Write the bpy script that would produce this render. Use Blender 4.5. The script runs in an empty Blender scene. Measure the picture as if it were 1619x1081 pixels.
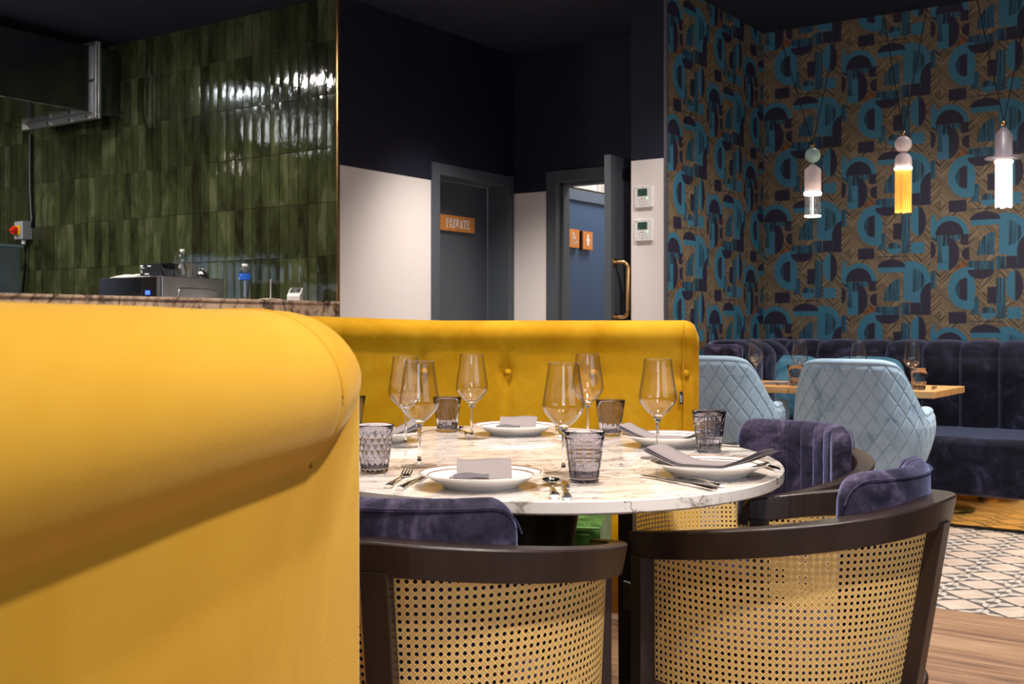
import bpy, bmesh, math, random
from math import sin, cos, pi, radians, sqrt, floor, atan2, hypot
from mathutils import Vector, Matrix, noise
random.seed(7)
SC = bpy.context.scene
COL = SC.collection
# ------------------------------------------------------------------ camera
F = 1786.0; CX = 809.5; HY = 515.0; EYE = 1.06
TH = radians(34.8)
FW = Vector((-sin(TH), cos(TH), 0)); RT = Vector((cos(TH), sin(TH), 0))
cd = bpy.data.cameras.new('camera'); cam = bpy.data.objects.new('camera', cd); COL.objects.link(cam)
cam.location = (0, 0, EYE); cam.rotation_euler = (pi/2, 0, TH)
cd.sensor_width = 36; cd.lens = F*36/1619
cd.shift_x = 0.0; cd.shift_y = (HY-540.5)/1619
cd.clip_start = .02
cd.dof.use_dof = True; cd.dof.focus_distance = 2.55; cd.dof.aperture_fstop = 11.0
SC.camera = cam
# ------------------------------------------------------------------ world, exposure
w = bpy.data.worlds.new('world'); SC.world = w; w.use_nodes = True
w.node_tree.nodes['Background'].inputs[0].default_value = (0.95, 0.92, 0.95, 1)
w.node_tree.nodes['Background'].inputs[1].default_value = 0.36
vs = SC.view_settings
vs.view_transform = 'Standard'; vs.look = 'None'; vs.gamma = 1; vs.use_curve_mapping = False
vs.exposure = 0.08
def W(X, t, z=0.0):
    """room point from metres right of / ahead of the tripod"""
    v = RT*X + FW*t
    return Vector((v.x, v.y, z))
def WXY(X, t): v = W(X, t); return (v.x, v.y)
def area(name, loc, target, sx, sy, power, color, spread=180):
    l = bpy.data.lights.new(name, 'AREA'); l.shape = 'RECTANGLE'; l.size = sx; l.size_y = sy
    l.energy = power; l.color = color; l.spread = radians(spread)
    o = bpy.data.objects.new(name, l); COL.objects.link(o); o.location = loc
    o.rotation_euler = (Vector(target)-Vector(loc)).to_track_quat('-Z', 'Y').to_euler()
    return o
def spot(name, loc, target, power, color, size, blend=.6, r=.05):
    l = bpy.data.lights.new(name, 'SPOT'); l.energy = power; l.color = color
    l.spot_size = radians(size); l.spot_blend = blend; l.shadow_soft_size = r
    o = bpy.data.objects.new(name, l); COL.objects.link(o); o.location = loc
    o.rotation_euler = (Vector(target)-Vector(loc)).to_track_quat('-Z', 'Y').to_euler()
    return o
WARM = (1.0, .80, .58); NEUT = (1.0, .91, .82); COOL = (.74, .84, 1.0)
# daylight from the shopfront behind the camera
area('daylight', W(1.6, -4.5, 1.7), W(0.4, 2, .8), 6.0, 2.4, 195, COOL)
area('side_fill', W(3.0, -.6, 1.5), W(-.3, 1.6, .7), 2.6, 1.8, 24, COOL)  # added fill for sofa panel and cane; no known window stands here
# ceiling spots
def down(X, t, e, size=92, tgt=None, blend=1.0, r=.06, col=NEUT):
    p = W(X, t, 2.98); q = W(*tgt) if tgt else Vector((p.x, p.y, 0)); spot('ceiling_spot', p, q, e, col, size, blend, r)
down(.25, 2.45, 180, 88); down(-.55, 3.2, 150, 88); down(.55, 3.3, 110, 88)
down(.95, .9, 260, 100, (.45, 1.8, .4)); down(.2, .5, 105, 85, (-.45, 1.0, .6))
spot('ceiling_spot', (-3.85, 5.55, 2.98), (-4.25, 5.9, 0), 190, NEUT, 84, 1.0, .06); down(-.2, 6.3, 150, 74, (.1, 7.2, .9)); down(.95, 5.3, 120, 70, (.75, 6.3, 1.0))
down(1.9, 4.6, 170, 92); down(2.5, 4.3, 230, 92); down(.2, 4.6, 90, 90)
for u_, v_, e_ in ((-2.0, 6.3, 60), (-1.2, 6.25, 100), (-.2, 6.2, 90), (.8, 6.2, 70)): spot('ceiling_spot', (u_, v_, 2.98), (u_, v_+.25, 0), e_, NEUT, 104, 1.0, .06)
spot('ceiling_spot', (-3.7, 3.6, 2.98), (-4.4, 3.6, 1.0), 230, NEUT, 80, 1.0, .06)
spot('kitchen_fill', (-5.3, 3.7, 2.98), (-5.4, 4.4, 1.0), 150, NEUT, 100, 1.0, .05)  # added fill to brighten worktop items and tiles; no lamp known here
spot('kitchen_fill', (-7.4, 3.2, 2.45), (-7.4, 4.9, .9), 80, NEUT, 110, 1.0, .05)  # second added fill, brightening the kitchen below the duct; no fixture here
for u_, v_, e_ in ((-8.26, 3.43, 22), (-6.33, 3.43, 30)): area('kitchen_lamp', (u_, v_, 2.985), (u_, v_, 0), .34, .16, e_, (1, .95, .88))
area('kitchen_glow', (-5.6, 2.2, 2.96), (-6.6, 4.9, 1.3), .3, .3, 9, (1, .93, .82))

# ------------------------------------------------------------------ material toolkit
class NT:
    def __init__(s, name, rough=.5, metal=0.0, color=(.8, .8, .8), **kw):
        s.m = bpy.data.materials.new(name); s.m.use_nodes = True
        s.t = s.m.node_tree; s.n = s.t.nodes; s.b = s.n['Principled BSDF']
        s.set('Base Color', (*color, 1)); s.set('Roughness', rough); s.set('Metallic', metal)
        for k, v in kw.items(): s.set(k.replace('_', ' '), v)
        s._p = None
    def set(s, k, v):
        i = s.b.inputs[k]
        if hasattr(v, 'is_output') and v.is_output: s.t.links.new(v, i)
        else: i.default_value = v
    def link(s, a, i): 
        if hasattr(a, 'is_output'): s.t.links.new(a, i)
        elif isinstance(a, (tuple, list)) and len(i.default_value) == 4 and len(a) == 3: i.default_value = (*a, 1)
        else: i.default_value = a
    def math(s, op, a, b=None, c=None):
        n = s.n.new('ShaderNodeMath'); n.operation = op; s.link(a, n.inputs[0])
        if b is not None: s.link(b, n.inputs[1])
        if c is not None: s.link(c, n.inputs[2])
        return n.outputs[0]
    def vmath(s, op, a, b=None):
        n = s.n.new('ShaderNodeVectorMath'); n.operation = op; s.link(a, n.inputs[0])
        if b is not None: s.link(b, n.inputs[1])
        return n.outputs['Value'] if op in ('LENGTH', 'DOT_PRODUCT', 'DISTANCE') else n.outputs[0]
    def pos(s):
        if s._p is None:
            g = s.n.new('ShaderNodeNewGeometry'); s._p = g.outputs['Position']
        return s._p
    def obj(s):
        return s.n.new('ShaderNodeTexCoord').outputs['Object']
    def xyz(s, v):
        n = s.n.new('ShaderNodeSeparateXYZ'); s.link(v, n.inputs[0]); return n.outputs
    def comb(s, x, y, z=0.0):
        n = s.n.new('ShaderNodeCombineXYZ'); s.link(x, n.inputs[0]); s.link(y, n.inputs[1]); s.link(z, n.inputs[2]); return n.outputs[0]
    def map(s, v, sc=(1, 1, 1), rot=(0, 0, 0), loc=(0, 0, 0)):
        n = s.n.new('ShaderNodeMapping'); s.link(v, n.inputs[0]); n.inputs['Scale'].default_value = sc
        n.inputs['Rotation'].default_value = rot; n.inputs['Location'].default_value = loc; return n.outputs[0]
    def noise(s, v, scale=5, detail=3, rough=.5, dist=0.0, out='Fac'):
        n = s.n.new('ShaderNodeTexNoise'); s.link(v, n.inputs['Vector']); n.inputs['Scale'].default_value = scale
        n.inputs['Detail'].default_value = detail; n.inputs['Roughness'].default_value = rough; n.inputs['Distortion'].default_value = dist
        return n.outputs[out]
    def wave(s, v, scale=5, dist=0, detail=2, dscale=1, dirn='X'):
        n = s.n.new('ShaderNodeTexWave'); s.link(v, n.inputs['Vector']); n.inputs['Scale'].default_value = scale
        n.inputs['Distortion'].default_value = dist; n.inputs['Detail'].default_value = detail
        n.inputs['Detail Scale'].default_value = dscale; n.bands_direction = dirn; return n.outputs['Fac']
    def ramp(s, f, stops):
        n = s.n.new('ShaderNodeValToRGB'); s.link(f, n.inputs[0]); e = n.color_ramp.elements
        while len(e) < len(stops): e.new(.5)
        for i, (p, c) in enumerate(stops): e[i].position = p; e[i].color = (*c, 1) if len(c) == 3 else c
        return n.outputs[0]
    def mix(s, f, a, b):
        n = s.n.new('ShaderNodeMix'); n.data_type = 'RGBA'; s.link(f, n.inputs[0]); s.link(a, n.inputs[6]); s.link(b, n.inputs[7]); return n.outputs[2]
    def bump(s, h, strength=.3, dist=.01):
        n = s.n.new('ShaderNodeBump'); s.link(h, n.inputs['Height']); n.inputs['Strength'].default_value = strength
        n.inputs['Distance'].default_value = dist; s.t.links.new(n.outputs[0], s.b.inputs['Normal'])
def srgb(r, g, b):
    f = lambda c: (c/255/12.92) if c/255 <= .04045 else ((c/255+.055)/1.055)**2.4
    return (f(r), f(g), f(b))
def flat(name, rgb, rough=.5, metal=0, **kw): return NT(name, rough, metal, rgb, **kw).m
def velvet(name, dark, mid, light, sc=6.0, sheen=.5, sheen_tint=(1, 1, 1), lo=.35, hi=.68, fine=.12):
    m = NT(name, .75)
    p = m.pos()
    n1 = m.noise(p, sc, 4, .6, 1.2); n2 = m.noise(p, sc*9, 3, .6)
    f = m.math('ADD', n1, m.math('MULTIPLY', m.math('SUBTRACT', n2, .5), fine*2))
    m.set('Base Color', m.ramp(f, [(lo, dark), ((lo+hi)/2, mid), (hi, light)]))
    m.set('Sheen Weight', sheen); m.set('Sheen Roughness', .35); m.set('Sheen Tint', (*sheen_tint, 1))
    m.set('Specular IOR Level', .15)
    m.bump(m.noise(p, 260, 2, .6), .18, .002)
    return m.m
M = {}
M['gold'] = velvet('mustard_velvet', srgb(206, 146, 14), srgb(218, 160, 24), srgb(228, 174, 40), 3.0, .25, (1, .85, .45))
M['gold2'] = velvet('mustard_velvet_pale', srgb(206, 152, 40), srgb(214, 162, 48), srgb(222, 172, 62), 1.6, .2, (1, .88, .6), fine=.04)  # paler, less saturated mustard for the foreground sofa back
M['navy'] = velvet('navy_velvet', srgb(26, 24, 38), srgb(52, 46, 66), srgb(92, 82, 108), 11, .8, (.46, .52, .95), .38, .70)  # blue sheen tint imitates cool daylight on the cushions
M['navy2'] = velvet('midnight_velvet', srgb(12, 13, 26), srgb(26, 27, 46), srgb(58, 58, 84), 7, .7, (.6, .65, 1), .42, .74)
M['ice'] = velvet('pale_blue_velvet', srgb(132, 160, 186), srgb(156, 184, 208), srgb(168, 194, 216), 5, .3, (.9, .95, 1), .30, .50)
M['iceseam'] = flat('pale_blue_piping', srgb(176, 200, 210), .7)
M['aqua'] = velvet('aqua_velvet', srgb(58, 104, 134), srgb(78, 128, 156), srgb(104, 154, 178), 9, .4, (.8, .9, 1))
M['green'] = velvet('green_velvet', srgb(36, 66, 26), srgb(58, 96, 40), srgb(92, 132, 62), 9, .12, (.8, 1, .7))
M['wenge'] = None
def wood(name, a, b, c, sc=(1, 14, 14), rough=.45, s=2.2, bump=.05):
    m = NT(name, rough); v = m.map(m.obj(), sc)
    f = m.noise(v, s, 6, .6, .8)
    m.set('Base Color', m.ramp(f, [(.28, a), (.5, b), (.74, c)])); m.bump(f, bump, .002); return m.m
M['wenge'] = wood('dark_stained_wood', srgb(34, 25, 24), srgb(46, 34, 32), srgb(58, 44, 42), (6, 6, 1), .36)
M['oak'] = wood('oak_tabletop', srgb(176, 122, 66), srgb(204, 150, 92), srgb(222, 174, 116), (2, 14, 14), .4)
M['signwood'] = wood('sign_wood', srgb(186, 112, 44), srgb(206, 130, 58), srgb(218, 146, 74), (6, 6, 30), .5, 3)
M['white'] = flat('white_lettering', (.85, .85, .85), .5)
M['black'] = flat('black_plastic', (.012, .012, .014), .35)
M['blackmetal'] = flat('black_metal', (.02, .019, .018), .38, .6)
M['chrome'] = flat('polished_steel', (.72, .70, .68), .12, 1)
M['steel'] = None
_m = NT('brushed_steel', .28, 1, (.5, .5, .52)); _v = _m.map(_m.pos(), (3, 3, 60)); _m.bump(_m.noise(_v, 20, 3), .05, .001); M['steel'] = _m.m
M['galv'] = None
_m = NT('galvanised_sheet', .16, 1, (.30, .34, .38)); _m.bump(_m.noise(_m.pos(), 3, 2), .12, .02); M['galv'] = _m.m
M['flange'] = flat('flange_steel', (.62, .60, .60), .35, .9)
M['brass'] = flat('brushed_brass', srgb(200, 160, 110), .28, 1)
M['brassmirror'] = flat('brass_sheet', srgb(236, 190, 110), .06, 1)
M['bronze'] = flat('bronze_metal', srgb(120, 96, 66), .3, 1)
M['porcelain'] = flat('glazed_porcelain', (.82, .80, .77), .12, 0)
M['brownline'] = flat('brown_glaze_line', srgb(140, 80, 34), .3)
M['linen'] = None
_m = NT('grey_linen', .9, 0, srgb(136, 126, 126)); _m.bump(_m.wave(_m.map(_m.obj(), (1, 1, 1)), 400, 1), .15, .001); M['linen'] = _m.m
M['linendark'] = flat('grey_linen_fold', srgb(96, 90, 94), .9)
M['ceil'] = flat('midnight_ceiling_paint', srgb(16, 24, 48), .8)
M['grout'] = flat('dark_grout', srgb(74, 68, 54), .8)
M['doorgrey'] = flat('slate_grey_door_paint', srgb(74, 80, 88), .42)
M['doorblue'] = flat('blue_door_paint', srgb(58, 84, 118), .45)
M['whitepl'] = flat('white_plastic', srgb(222, 220, 220), .4)
M['paper'] = flat('white_paper', srgb(235, 225, 218), .8)
M['red'] = flat('red_plastic', srgb(214, 44, 30), .35)
M['yellow'] = flat('yellow_plastic', srgb(238, 190, 20), .4)
M['greybox'] = flat('grey_plastic', srgb(148, 150, 156), .45)
M['lcd'] = flat('lcd_screen', srgb(46, 78, 66), .2)
M['plasterwhite'] = flat('white_plaster', srgb(206, 196, 196), .55)
M['bluelabel'] = flat('blue_label', srgb(20, 90, 200), .4)
M['pinkcase'] = flat('pale_pink_metal', srgb(214, 196, 200), .45)
M['mintball'] = flat('pale_mint_ball', srgb(160, 190, 186), .4)
M['greycase'] = flat('grey_lilac_metal', srgb(120, 112, 122), .4)
M['rubber'] = flat('black_cord', (.004, .004, .005), .6)
def emis(name, rgb, s):
    m = NT(name, .4, 0, rgb); m.set('Emission Color', (*rgb, 1)); m.set('Emission Strength', s); return m.m
M['ledring'] = emis('led_ring', (1, .93, .82), 9)
M['ledcore'] = emis('led_core', (1, .92, .80), 7)
M['ledgreen'] = emis('green_led', (.2, 1, .4), 2.0)
M['ledblue'] = emis('blue_display', (.05, .12, 1), 2.2)
M['goldstrand'] = None
_m = NT('gold_glass_strand', .2, 0, srgb(240, 180, 70)); _m.set('Emission Color', (1, .52, .12, 1)); _m.set('Emission Strength', .35); M['goldstrand'] = _m.m
_m = NT('white_glass_strand', .2, 0, (.9, .9, .88)); _m.set('Emission Color', (1, .94, .86, 1)); _m.set('Emission Strength', .9); M['whitestrand'] = _m.m
def glass(name, col=(1, 1, 1), ior=1.48, rough=0.0):
    m = bpy.data.materials.new(name); m.use_nodes = True; t = m.node_tree; t.nodes.remove(t.nodes['Principled BSDF'])
    g = t.nodes.new('ShaderNodeBsdfGlass'); g.inputs['Color'].default_value = (*col, 1); g.inputs['IOR'].default_value = ior; g.inputs['Roughness'].default_value = rough
    t.links.new(g.outputs[0], t.nodes['Material Output'].inputs[0]); return m
def thinglass(name, tint=(1, 1, 1), refl=1.0, edge=(.75, .75, .78)):
    """thin-walled glass: clear film with Fresnel reflection, no refraction"""
    m = bpy.data.materials.new(name); m.use_nodes = True; t = m.node_tree; t.nodes.remove(t.nodes['Principled BSDF'])
    tr = t.nodes.new('ShaderNodeBsdfTransparent'); gl = t.nodes.new('ShaderNodeBsdfGlossy'); gl.inputs['Roughness'].default_value = .02
    lw = t.nodes.new('ShaderNodeLayerWeight'); lw.inputs['Blend'].default_value = .5
    cr = t.nodes.new('ShaderNodeValToRGB'); cr.color_ramp.elements[0].position = .35; cr.color_ramp.elements[0].color = (*tint, 1)
    cr.color_ramp.elements[1].position = 1; cr.color_ramp.elements[1].color = (*[a*b for a, b in zip(tint, edge)], 1)
    t.links.new(lw.outputs['Facing'], cr.inputs[0]); t.links.new(cr.outputs[0], tr.inputs[0])
    fr = t.nodes.new('ShaderNodeMath'); fr.operation = 'POWER'; fr.inputs[1].default_value = 4.0; t.links.new(lw.outputs['Facing'], fr.inputs[0])
    fa = t.nodes.new('ShaderNodeMath'); fa.operation = 'MULTIPLY_ADD'; fa.inputs[1].default_value = .75; fa.inputs[2].default_value = .045; t.links.new(fr.outputs[0], fa.inputs[0]); fr = fa
    mm = t.nodes.new('ShaderNodeMath'); mm.operation = 'MULTIPLY'; mm.inputs[1].default_value = refl
    t.links.new(fr.outputs[0], mm.inputs[0])
    mx = t.nodes.new('ShaderNodeMixShader'); t.links.new(mm.outputs[0], mx.inputs[0]); t.links.new(tr.outputs[0], mx.inputs[1]); t.links.new(gl.outputs[0], mx.inputs[2])
    t.links.new(mx.outputs[0], t.nodes['Material Output'].inputs[0]); return m
M['crystal'] = thinglass('thin_crystal', (.99, .985, .98), 1.0, (.80, .79, .80))
M['stemglass'] = glass('clear_glass', (1, 1, 1), 1.48)
M['smoke'] = glass('smoke_grey_glass', (.80, .79, .82), 1.42)
M['smokefar'] = glass('amber_tinted_glass', (.93, .91, .89), 1.42)
M['clearplastic'] = thinglass('clear_plastic', (.74, .78, .84), 2.6, (.6, .62, .66))
M['pet'] = thinglass('bottle_plastic', (.80, .84, .86), 2.2, (.45, .47, .5))

# glazed green tile
def tilemat(name, c0, c1, c2, c3):
    m = NT(name, .07); p = m.pos()
    v = m.map(p, (1, 1, .35))
    f = m.noise(v, 9, 5, .62, .6)
    oi = m.n.new('ShaderNodeObjectInfo').outputs['Random']
    f2 = m.math('ADD', f, m.math('MULTIPLY', m.math('SUBTRACT', oi, .5), .28))
    m.set('Base Color', m.ramp(f2, [(.26, c0), (.42, c1), (.58, c2), (.74, c3)]))
    h = m.math('ADD', m.math('MULTIPLY', m.noise(m.map(p, (1, 1, .5)), 16, 2, .5), .8), m.math('MULTIPLY', m.noise(p, 70, 2, .5), .06))
    m.bump(h, .22, .012); m.set('Coat Weight', .3); m.set('Coat Roughness', .05); return m.m
M['gtile'] = tilemat('green_glazed_tile', srgb(30, 30, 18), srgb(48, 52, 32), srgb(60, 66, 40), srgb(86, 90, 64))
M['wctile'] = tilemat('white_glazed_tile', srgb(150, 150, 150), srgb(190, 190, 188), srgb(215, 214, 210), srgb(235, 235, 232))
# brown breccia marble
m = NT('brown_breccia_marble', .18); p = m.pos()
d = m.noise(p, 5, 4, .6, 0, 'Color'); pv = m.vmath('ADD', p, m.vmath('MULTIPLY', d, (.35, .35, .35)))
f = m.noise(m.map(pv, (1, 3.4, .9)), 4.2, 6, .62, .5)
ve = m.n.new('ShaderNodeTexVoronoi'); ve.feature = 'DISTANCE_TO_EDGE'; m.link(m.map(pv, (1, 2.2, .8)), ve.inputs['Vector']); ve.inputs['Scale'].default_value = 7
base = m.ramp(f, [(.32, srgb(60, 46, 40)), (.42, srgb(122, 98, 82)), (.50, srgb(188, 160, 136)), (.58, srgb(206, 180, 158)), (.66, srgb(186, 136, 82)), (.78, srgb(110, 88, 76))])
vein = m.ramp(ve.outputs['Distance'], [(0, (1, 1, 1)), (.045, (0, 0, 0))])
m.set('Base Color', m.mix(m.math('MULTIPLY', vein, .45), base, srgb(206, 190, 176))); M['breccia'] = m.m
# white table marble
m = NT('white_veined_marble', .10); p = m.obj()
d = m.noise(p, 2.2, 5, .62, 0, 'Color'); pv = m.vmath('ADD', p, m.vmath('MULTIPLY', d, (.22, .22, .22)))
f = m.noise(m.map(pv, (4.6, 1.0, 2), (0, 0, .12)), 2.0, 7, .60, .3)
g1 = m.math('ABSOLUTE', m.math('SUBTRACT', f, .5))
f3 = m.noise(m.map(pv, (6, 2.0, 3), (0, 0, -.1), (3, 1, 2)), 2.4, 6, .55, .6)
g2 = m.math('ABSOLUTE', m.math('SUBTRACT', f3, .47))
v1 = m.ramp(g1, [(0, (1, 1, 1)), (.010, (.4, .4, .4)), (.035, (0, 0, 0))])
v2 = m.ramp(g2, [(0, (1, 1, 1)), (.006, (.3, .3, .3)), (.016, (0, 0, 0))])
msk = m.noise(p, 2.4, 2)
basec = m.ramp(m.noise(m.map(pv, (5, 1, 3)), 2, 4), [(.3, srgb(226, 212, 202)), (.6, srgb(246, 238, 232))])
c1 = m.mix(m.math('MULTIPLY', v1, m.math('MULTIPLY', msk, 1.6)), basec, srgb(132, 112, 98))
m.set('Base Color', m.mix(m.math('MULTIPLY', v2, m.math('MULTIPLY', msk, 2.2)), c1, srgb(82, 74, 78))); m.set('Coat Weight', .3); m.set('Coat Roughness', .04)
M['marble'] = m.m
# two-tone wall paint: white dado, midnight above
m = NT('two_tone_wall_paint', .6); z = m.xyz(m.pos())[2]
m.set('Base Color', m.mix(m.math('GREATER_THAN', z, 2.018), srgb(224, 216, 215), srgb(14, 16, 40)))
m.bump(m.noise(m.pos(), 120, 2), .05, .002); M['twotone'] = m.m
# cane: split strips, small eyes between the open holes
m = NT('woven_cane', .42); p = m.n.new('ShaderNodeUVMap').outputs[0]
x, y, _ = m.xyz(p)
fx = m.math('ABSOLUTE', m.math('SUBTRACT', m.math('FRACT', x), .5)); fy = m.math('ABSOLUTE', m.math('SUBTRACT', m.math('FRACT', y), .5))
def eye(cx, cy): return m.math('LESS_THAN', m.vmath('LENGTH', m.comb(m.math('SUBTRACT', fx, cx), m.math('SUBTRACT', fy, cy))), .055)
e1 = m.math('MAXIMUM', m.math('MAXIMUM', eye(.5, .22), eye(.22, .5)), m.math('MAXIMUM', eye(.5, .5), eye(.36, .36)))
strip = m.math('ABSOLUTE', m.math('SINE', m.math('MULTIPLY', m.math('ADD', x, y), 2*pi)))
strip2 = m.math('ABSOLUTE', m.math('SINE', m.math('MULTIPLY', m.math('SUBTRACT', x, y), 2*pi)))
cc = m.mix(m.math('MULTIPLY', m.math('MULTIPLY', strip, strip2), .5), srgb(252, 212, 136), srgb(238, 190, 108))
m.set('Base Color', m.mix(m.math('MULTIPLY', e1, .75), cc, srgb(110, 70, 28)))
m.bump(m.math('MULTIPLY', strip, strip2), .5, .0012)
M['cane'] = m.m
# floor tile: plain rhombi and ornamented rhombi
m = NT('patterned_floor_tile', .35); x, y, _ = m.xyz(m.pos())
tx = m.math('SUBTRACT', m.math('FRACT', m.math('DIVIDE', m.math('ADD', x, 10.16), .2)), .5)
ty = m.math('SUBTRACT', m.math('FRACT', m.math('DIVIDE', m.math('ADD', y, 10.0), .2)), .5)
ax = m.math('ABSOLUTE', tx); ay = m.math('ABSOLUTE', ty); q = m.math('ADD', ax, ay)
bx_ = m.math('SUBTRACT', .5, ax); by_ = m.math('SUBTRACT', .5, ay)
r_ = m.vmath('LENGTH', m.comb(bx_, by_)); ang = m.math('ARCTAN2', by_, bx_)
pet = m.math('ADD', .29, m.math('MULTIPLY', m.math('COSINE', m.math('MULTIPLY', ang, 4)), .11))
orn = m.math('LESS_THAN', r_, pet); core = m.math('LESS_THAN', r_, .12)
nz = m.noise(m.pos(), 9, 5, .7)
plain = m.ramp(nz, [(.3, srgb(196, 176, 160)), (.7, srgb(226, 210, 196))])
gr = m.ramp(m.noise(m.pos(), 24, 4, .7), [(.35, srgb(88, 86, 88)), (.65, srgb(128, 124, 122))])
wht = m.ramp(m.noise(m.pos(), 30, 3), [(.3, srgb(188, 178, 168)), (.6, srgb(218, 208, 198))])
oc = m.mix(core, m.mix(orn, gr, wht), gr)
c = m.mix(m.math('GREATER_THAN', q, .5), plain, oc)
line = m.math('LESS_THAN', m.math('ABSOLUTE', m.math('SUBTRACT', q, .5)), .018)
m.set('Base Color', m.mix(line, c, srgb(50, 46, 46))); M['ftile'] = m.m
# floor boards
m = NT('oak_floor_board', .42); p = m.pos(); oi = m.n.new('ShaderNodeObjectInfo').outputs['Random']
v = m.vmath('ADD', m.map(p, (1.0, 11, 1)), m.comb(m.math('MULTIPLY', oi, 17), m.math('MULTIPLY', oi, 9)))
f = m.noise(v, 2.4, 7, .62, 1.1)
f = m.math('ADD', f, m.math('MULTIPLY', m.math('SUBTRACT', oi, .5), .18))
m.set('Base Color', m.ramp(f, [(.26, srgb(92, 68, 52)), (.42, srgb(138, 104, 80)), (.56, srgb(160, 126, 98)), (.75, srgb(182, 148, 120))])); m.bump(f, .08, .002); M['board'] = m.m

# wallpaper: overlapping half circles, arches and blocks on a chevron straw ground
def wallpaper(name, axis):
    m = NT(name, .62); px, py, pz = m.xyz(m.pos())
    s = px if axis == 'X' else py
    off = 2.310 if axis == 'X' else -7.0
    U = m.math('ADD', m.math('MULTIPLY', m.math('ADD', s, off), 675/.559), 740-605)
    V = m.math('SUBTRACT', 540, m.math('MULTIPLY', m.math('SUBTRACT', pz, 1.344), 790/.682))
    ci = m.math('FLOOR', m.math('DIVIDE', U, 675))
    V2 = m.math('ADD', V, m.math('MULTIPLY', ci, 315))
    x = m.math('ADD', m.math('SUBTRACT', U, m.math('MULTIPLY', ci, 675)), 605)
    cj = m.math('FLOOR', m.math('DIVIDE', V2, 790))
    y = m.math('SUBTRACT', V2, m.math('MULTIPLY', cj, 790))
    vec = m.comb(x, y)
    mul = lambda a, b: m.math('MULTIPLY', a, b)
    mx = lambda *a: a[0] if len(a) == 1 else m.math('MAXIMUM', a[0], mx(*a[1:]))
    def rect(x0, x1, y0, y1): return mul(m.math('COMPARE', x, (x0+x1)/2, (x1-x0)/2), m.math('COMPARE', y, (y0+y1)/2, (y1-y0)/2))
    def ell(cx, cy, rx, ry=None):
        ry = ry or rx
        a = m.vmath('SUBTRACT', vec, (cx, cy, 0)); b = m.vmath('MULTIPLY', a, (1/rx, 1/ry, 0)); return m.math('LESS_THAN', m.vmath('LENGTH', b), 1)
    def minus(a, b): return mul(a, m.math('SUBTRACT', 1, b))
    above = lambda yy: m.math('LESS_THAN', y, yy); below = lambda yy: m.math('GREATER_THAN', y, yy)
    left = lambda xx: m.math('LESS_THAN', x, xx); right = lambda xx: m.math('GREATER_THAN', x, xx)
    arch_o = mul(ell(740, 540, 137), above(540)); arch_i = mul(ell(740, 540, 101), above(540))
    ringC = mul(ell(868, 130, 140, 150), left(915)); ringCi = ell(855, 136, 72, 80)
    ringC2 = mul(ell(868, 920, 140, 150), left(915))
    pipe = minus(mul(ell(1132, 545, 150, 145), right(1085)), mul(ell(1145, 540, 92, 86), right(1145)))
    teal = mx(minus(arch_o, arch_i), rect(690, 735, 615, 730), rect(652, 735, 735, 788), rect(888, 1100, 442, 480), minus(ringC, ringCi),
              ringC2, mul(ringCi, right(865)), pipe, rect(1085, 1128, 440, 690), rect(1140, 1236, 265, 345),
              mul(ell(1190, 115, 56, 106), left(1192)), mul(ell(1010, 305, 52, 44), below(305)), mul(ell(640, 470, 40, 90), left(640)), rect(1150, 1205, 640, 700))
    stripe = mx(rect(655, 735, 541, 735), mul(ell(715, 541, 106, 62), below(541)), mul(ell(995, 480, 56, 50), above(480)),
                mul(mul(ell(1055, 688, 122, 160), left(1055)), above(688)), mul(ell(1145, 540, 92, 86), right(1145)), rect(1062, 1128, 700, 790),
                rect(868, 1052, 728, 790), mul(ell(1010, 305, 52, 44), above(305)), rect(890, 945, 190, 312), rect(1065, 1128, 60, 345), rect(605, 645, 0, 130), mul(ringCi, left(815)), rect(1160, 1280, 660, 790))
    navy = mx(mul(ell(735, 674, 74, 112), right(735)), rect(818, 874, 538, 612), mul(ell(880, 676, 54, 48), left(880)), mul(ell(990, 442, 105, 58), above(442)),
              mul(ell(1283, 672, 78, 114), left(1283)), rect(1132, 1205, 702, 786), mul(ell(960, 0, 92, 66), below(0)), mul(mul(ringCi, left(865)), right(812)),
              mul(ell(1190, 115, 56, 106), right(1192)), rect(735, 860, 296, 378), rect(888, 1118, 360, 366), rect(1005, 1068, 122, 238), arch_i, mul(ell(612, 640, 30, 60), right(600)), mul(ell(1283, 790, 80, 90), above(790)))
    orange = mul(rect(735, 866, 722, 790), m.math('GREATER_THAN', m.math('ADD', x, y), 1560))
    # straw ground in blocks of alternating diagonal
    bk = m.math('ADD', m.math('FLOOR', m.math('DIVIDE', x, 135)), m.math('FLOOR', m.math('DIVIDE', y, 158)))
    par = m.math('MODULO', bk, 2)
    dg = m.math('ADD', m.math('MULTIPLY', m.math('SUBTRACT', m.math('MULTIPLY', par, 2), 1), x), y)
    st = m.noise(m.comb(m.math('MULTIPLY', dg, .11), m.math('MULTIPLY', m.math('SUBTRACT', x, y), .004)), 1.0, 3, .7)
    g = m.ramp(st, [(.36, srgb(42, 36, 34)), (.47, srgb(88, 76, 62)), (.60, srgb(146, 126, 100))])
    og = m.ramp(st, [(.38, srgb(60, 36, 24)), (.6, srgb(150, 92, 50))])
    vs_ = m.noise(m.comb(m.math('MULTIPLY', x, .12), m.math('MULTIPLY', y, .003)), 1.0, 2, .6)
    sc = m.ramp(vs_, [(.42, srgb(20, 30, 52)), (.52, srgb(36, 84, 108)), (.62, srgb(54, 108, 132))])
    col = m.mix(orange, g, og); col = m.mix(stripe, col, sc); col = m.mix(teal, col, srgb(52, 112, 140)); col = m.mix(navy, col, srgb(36, 32, 56))
    seam = m.math('LESS_THAN', m.math('MODULO', x, 135), 2.4)
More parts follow.
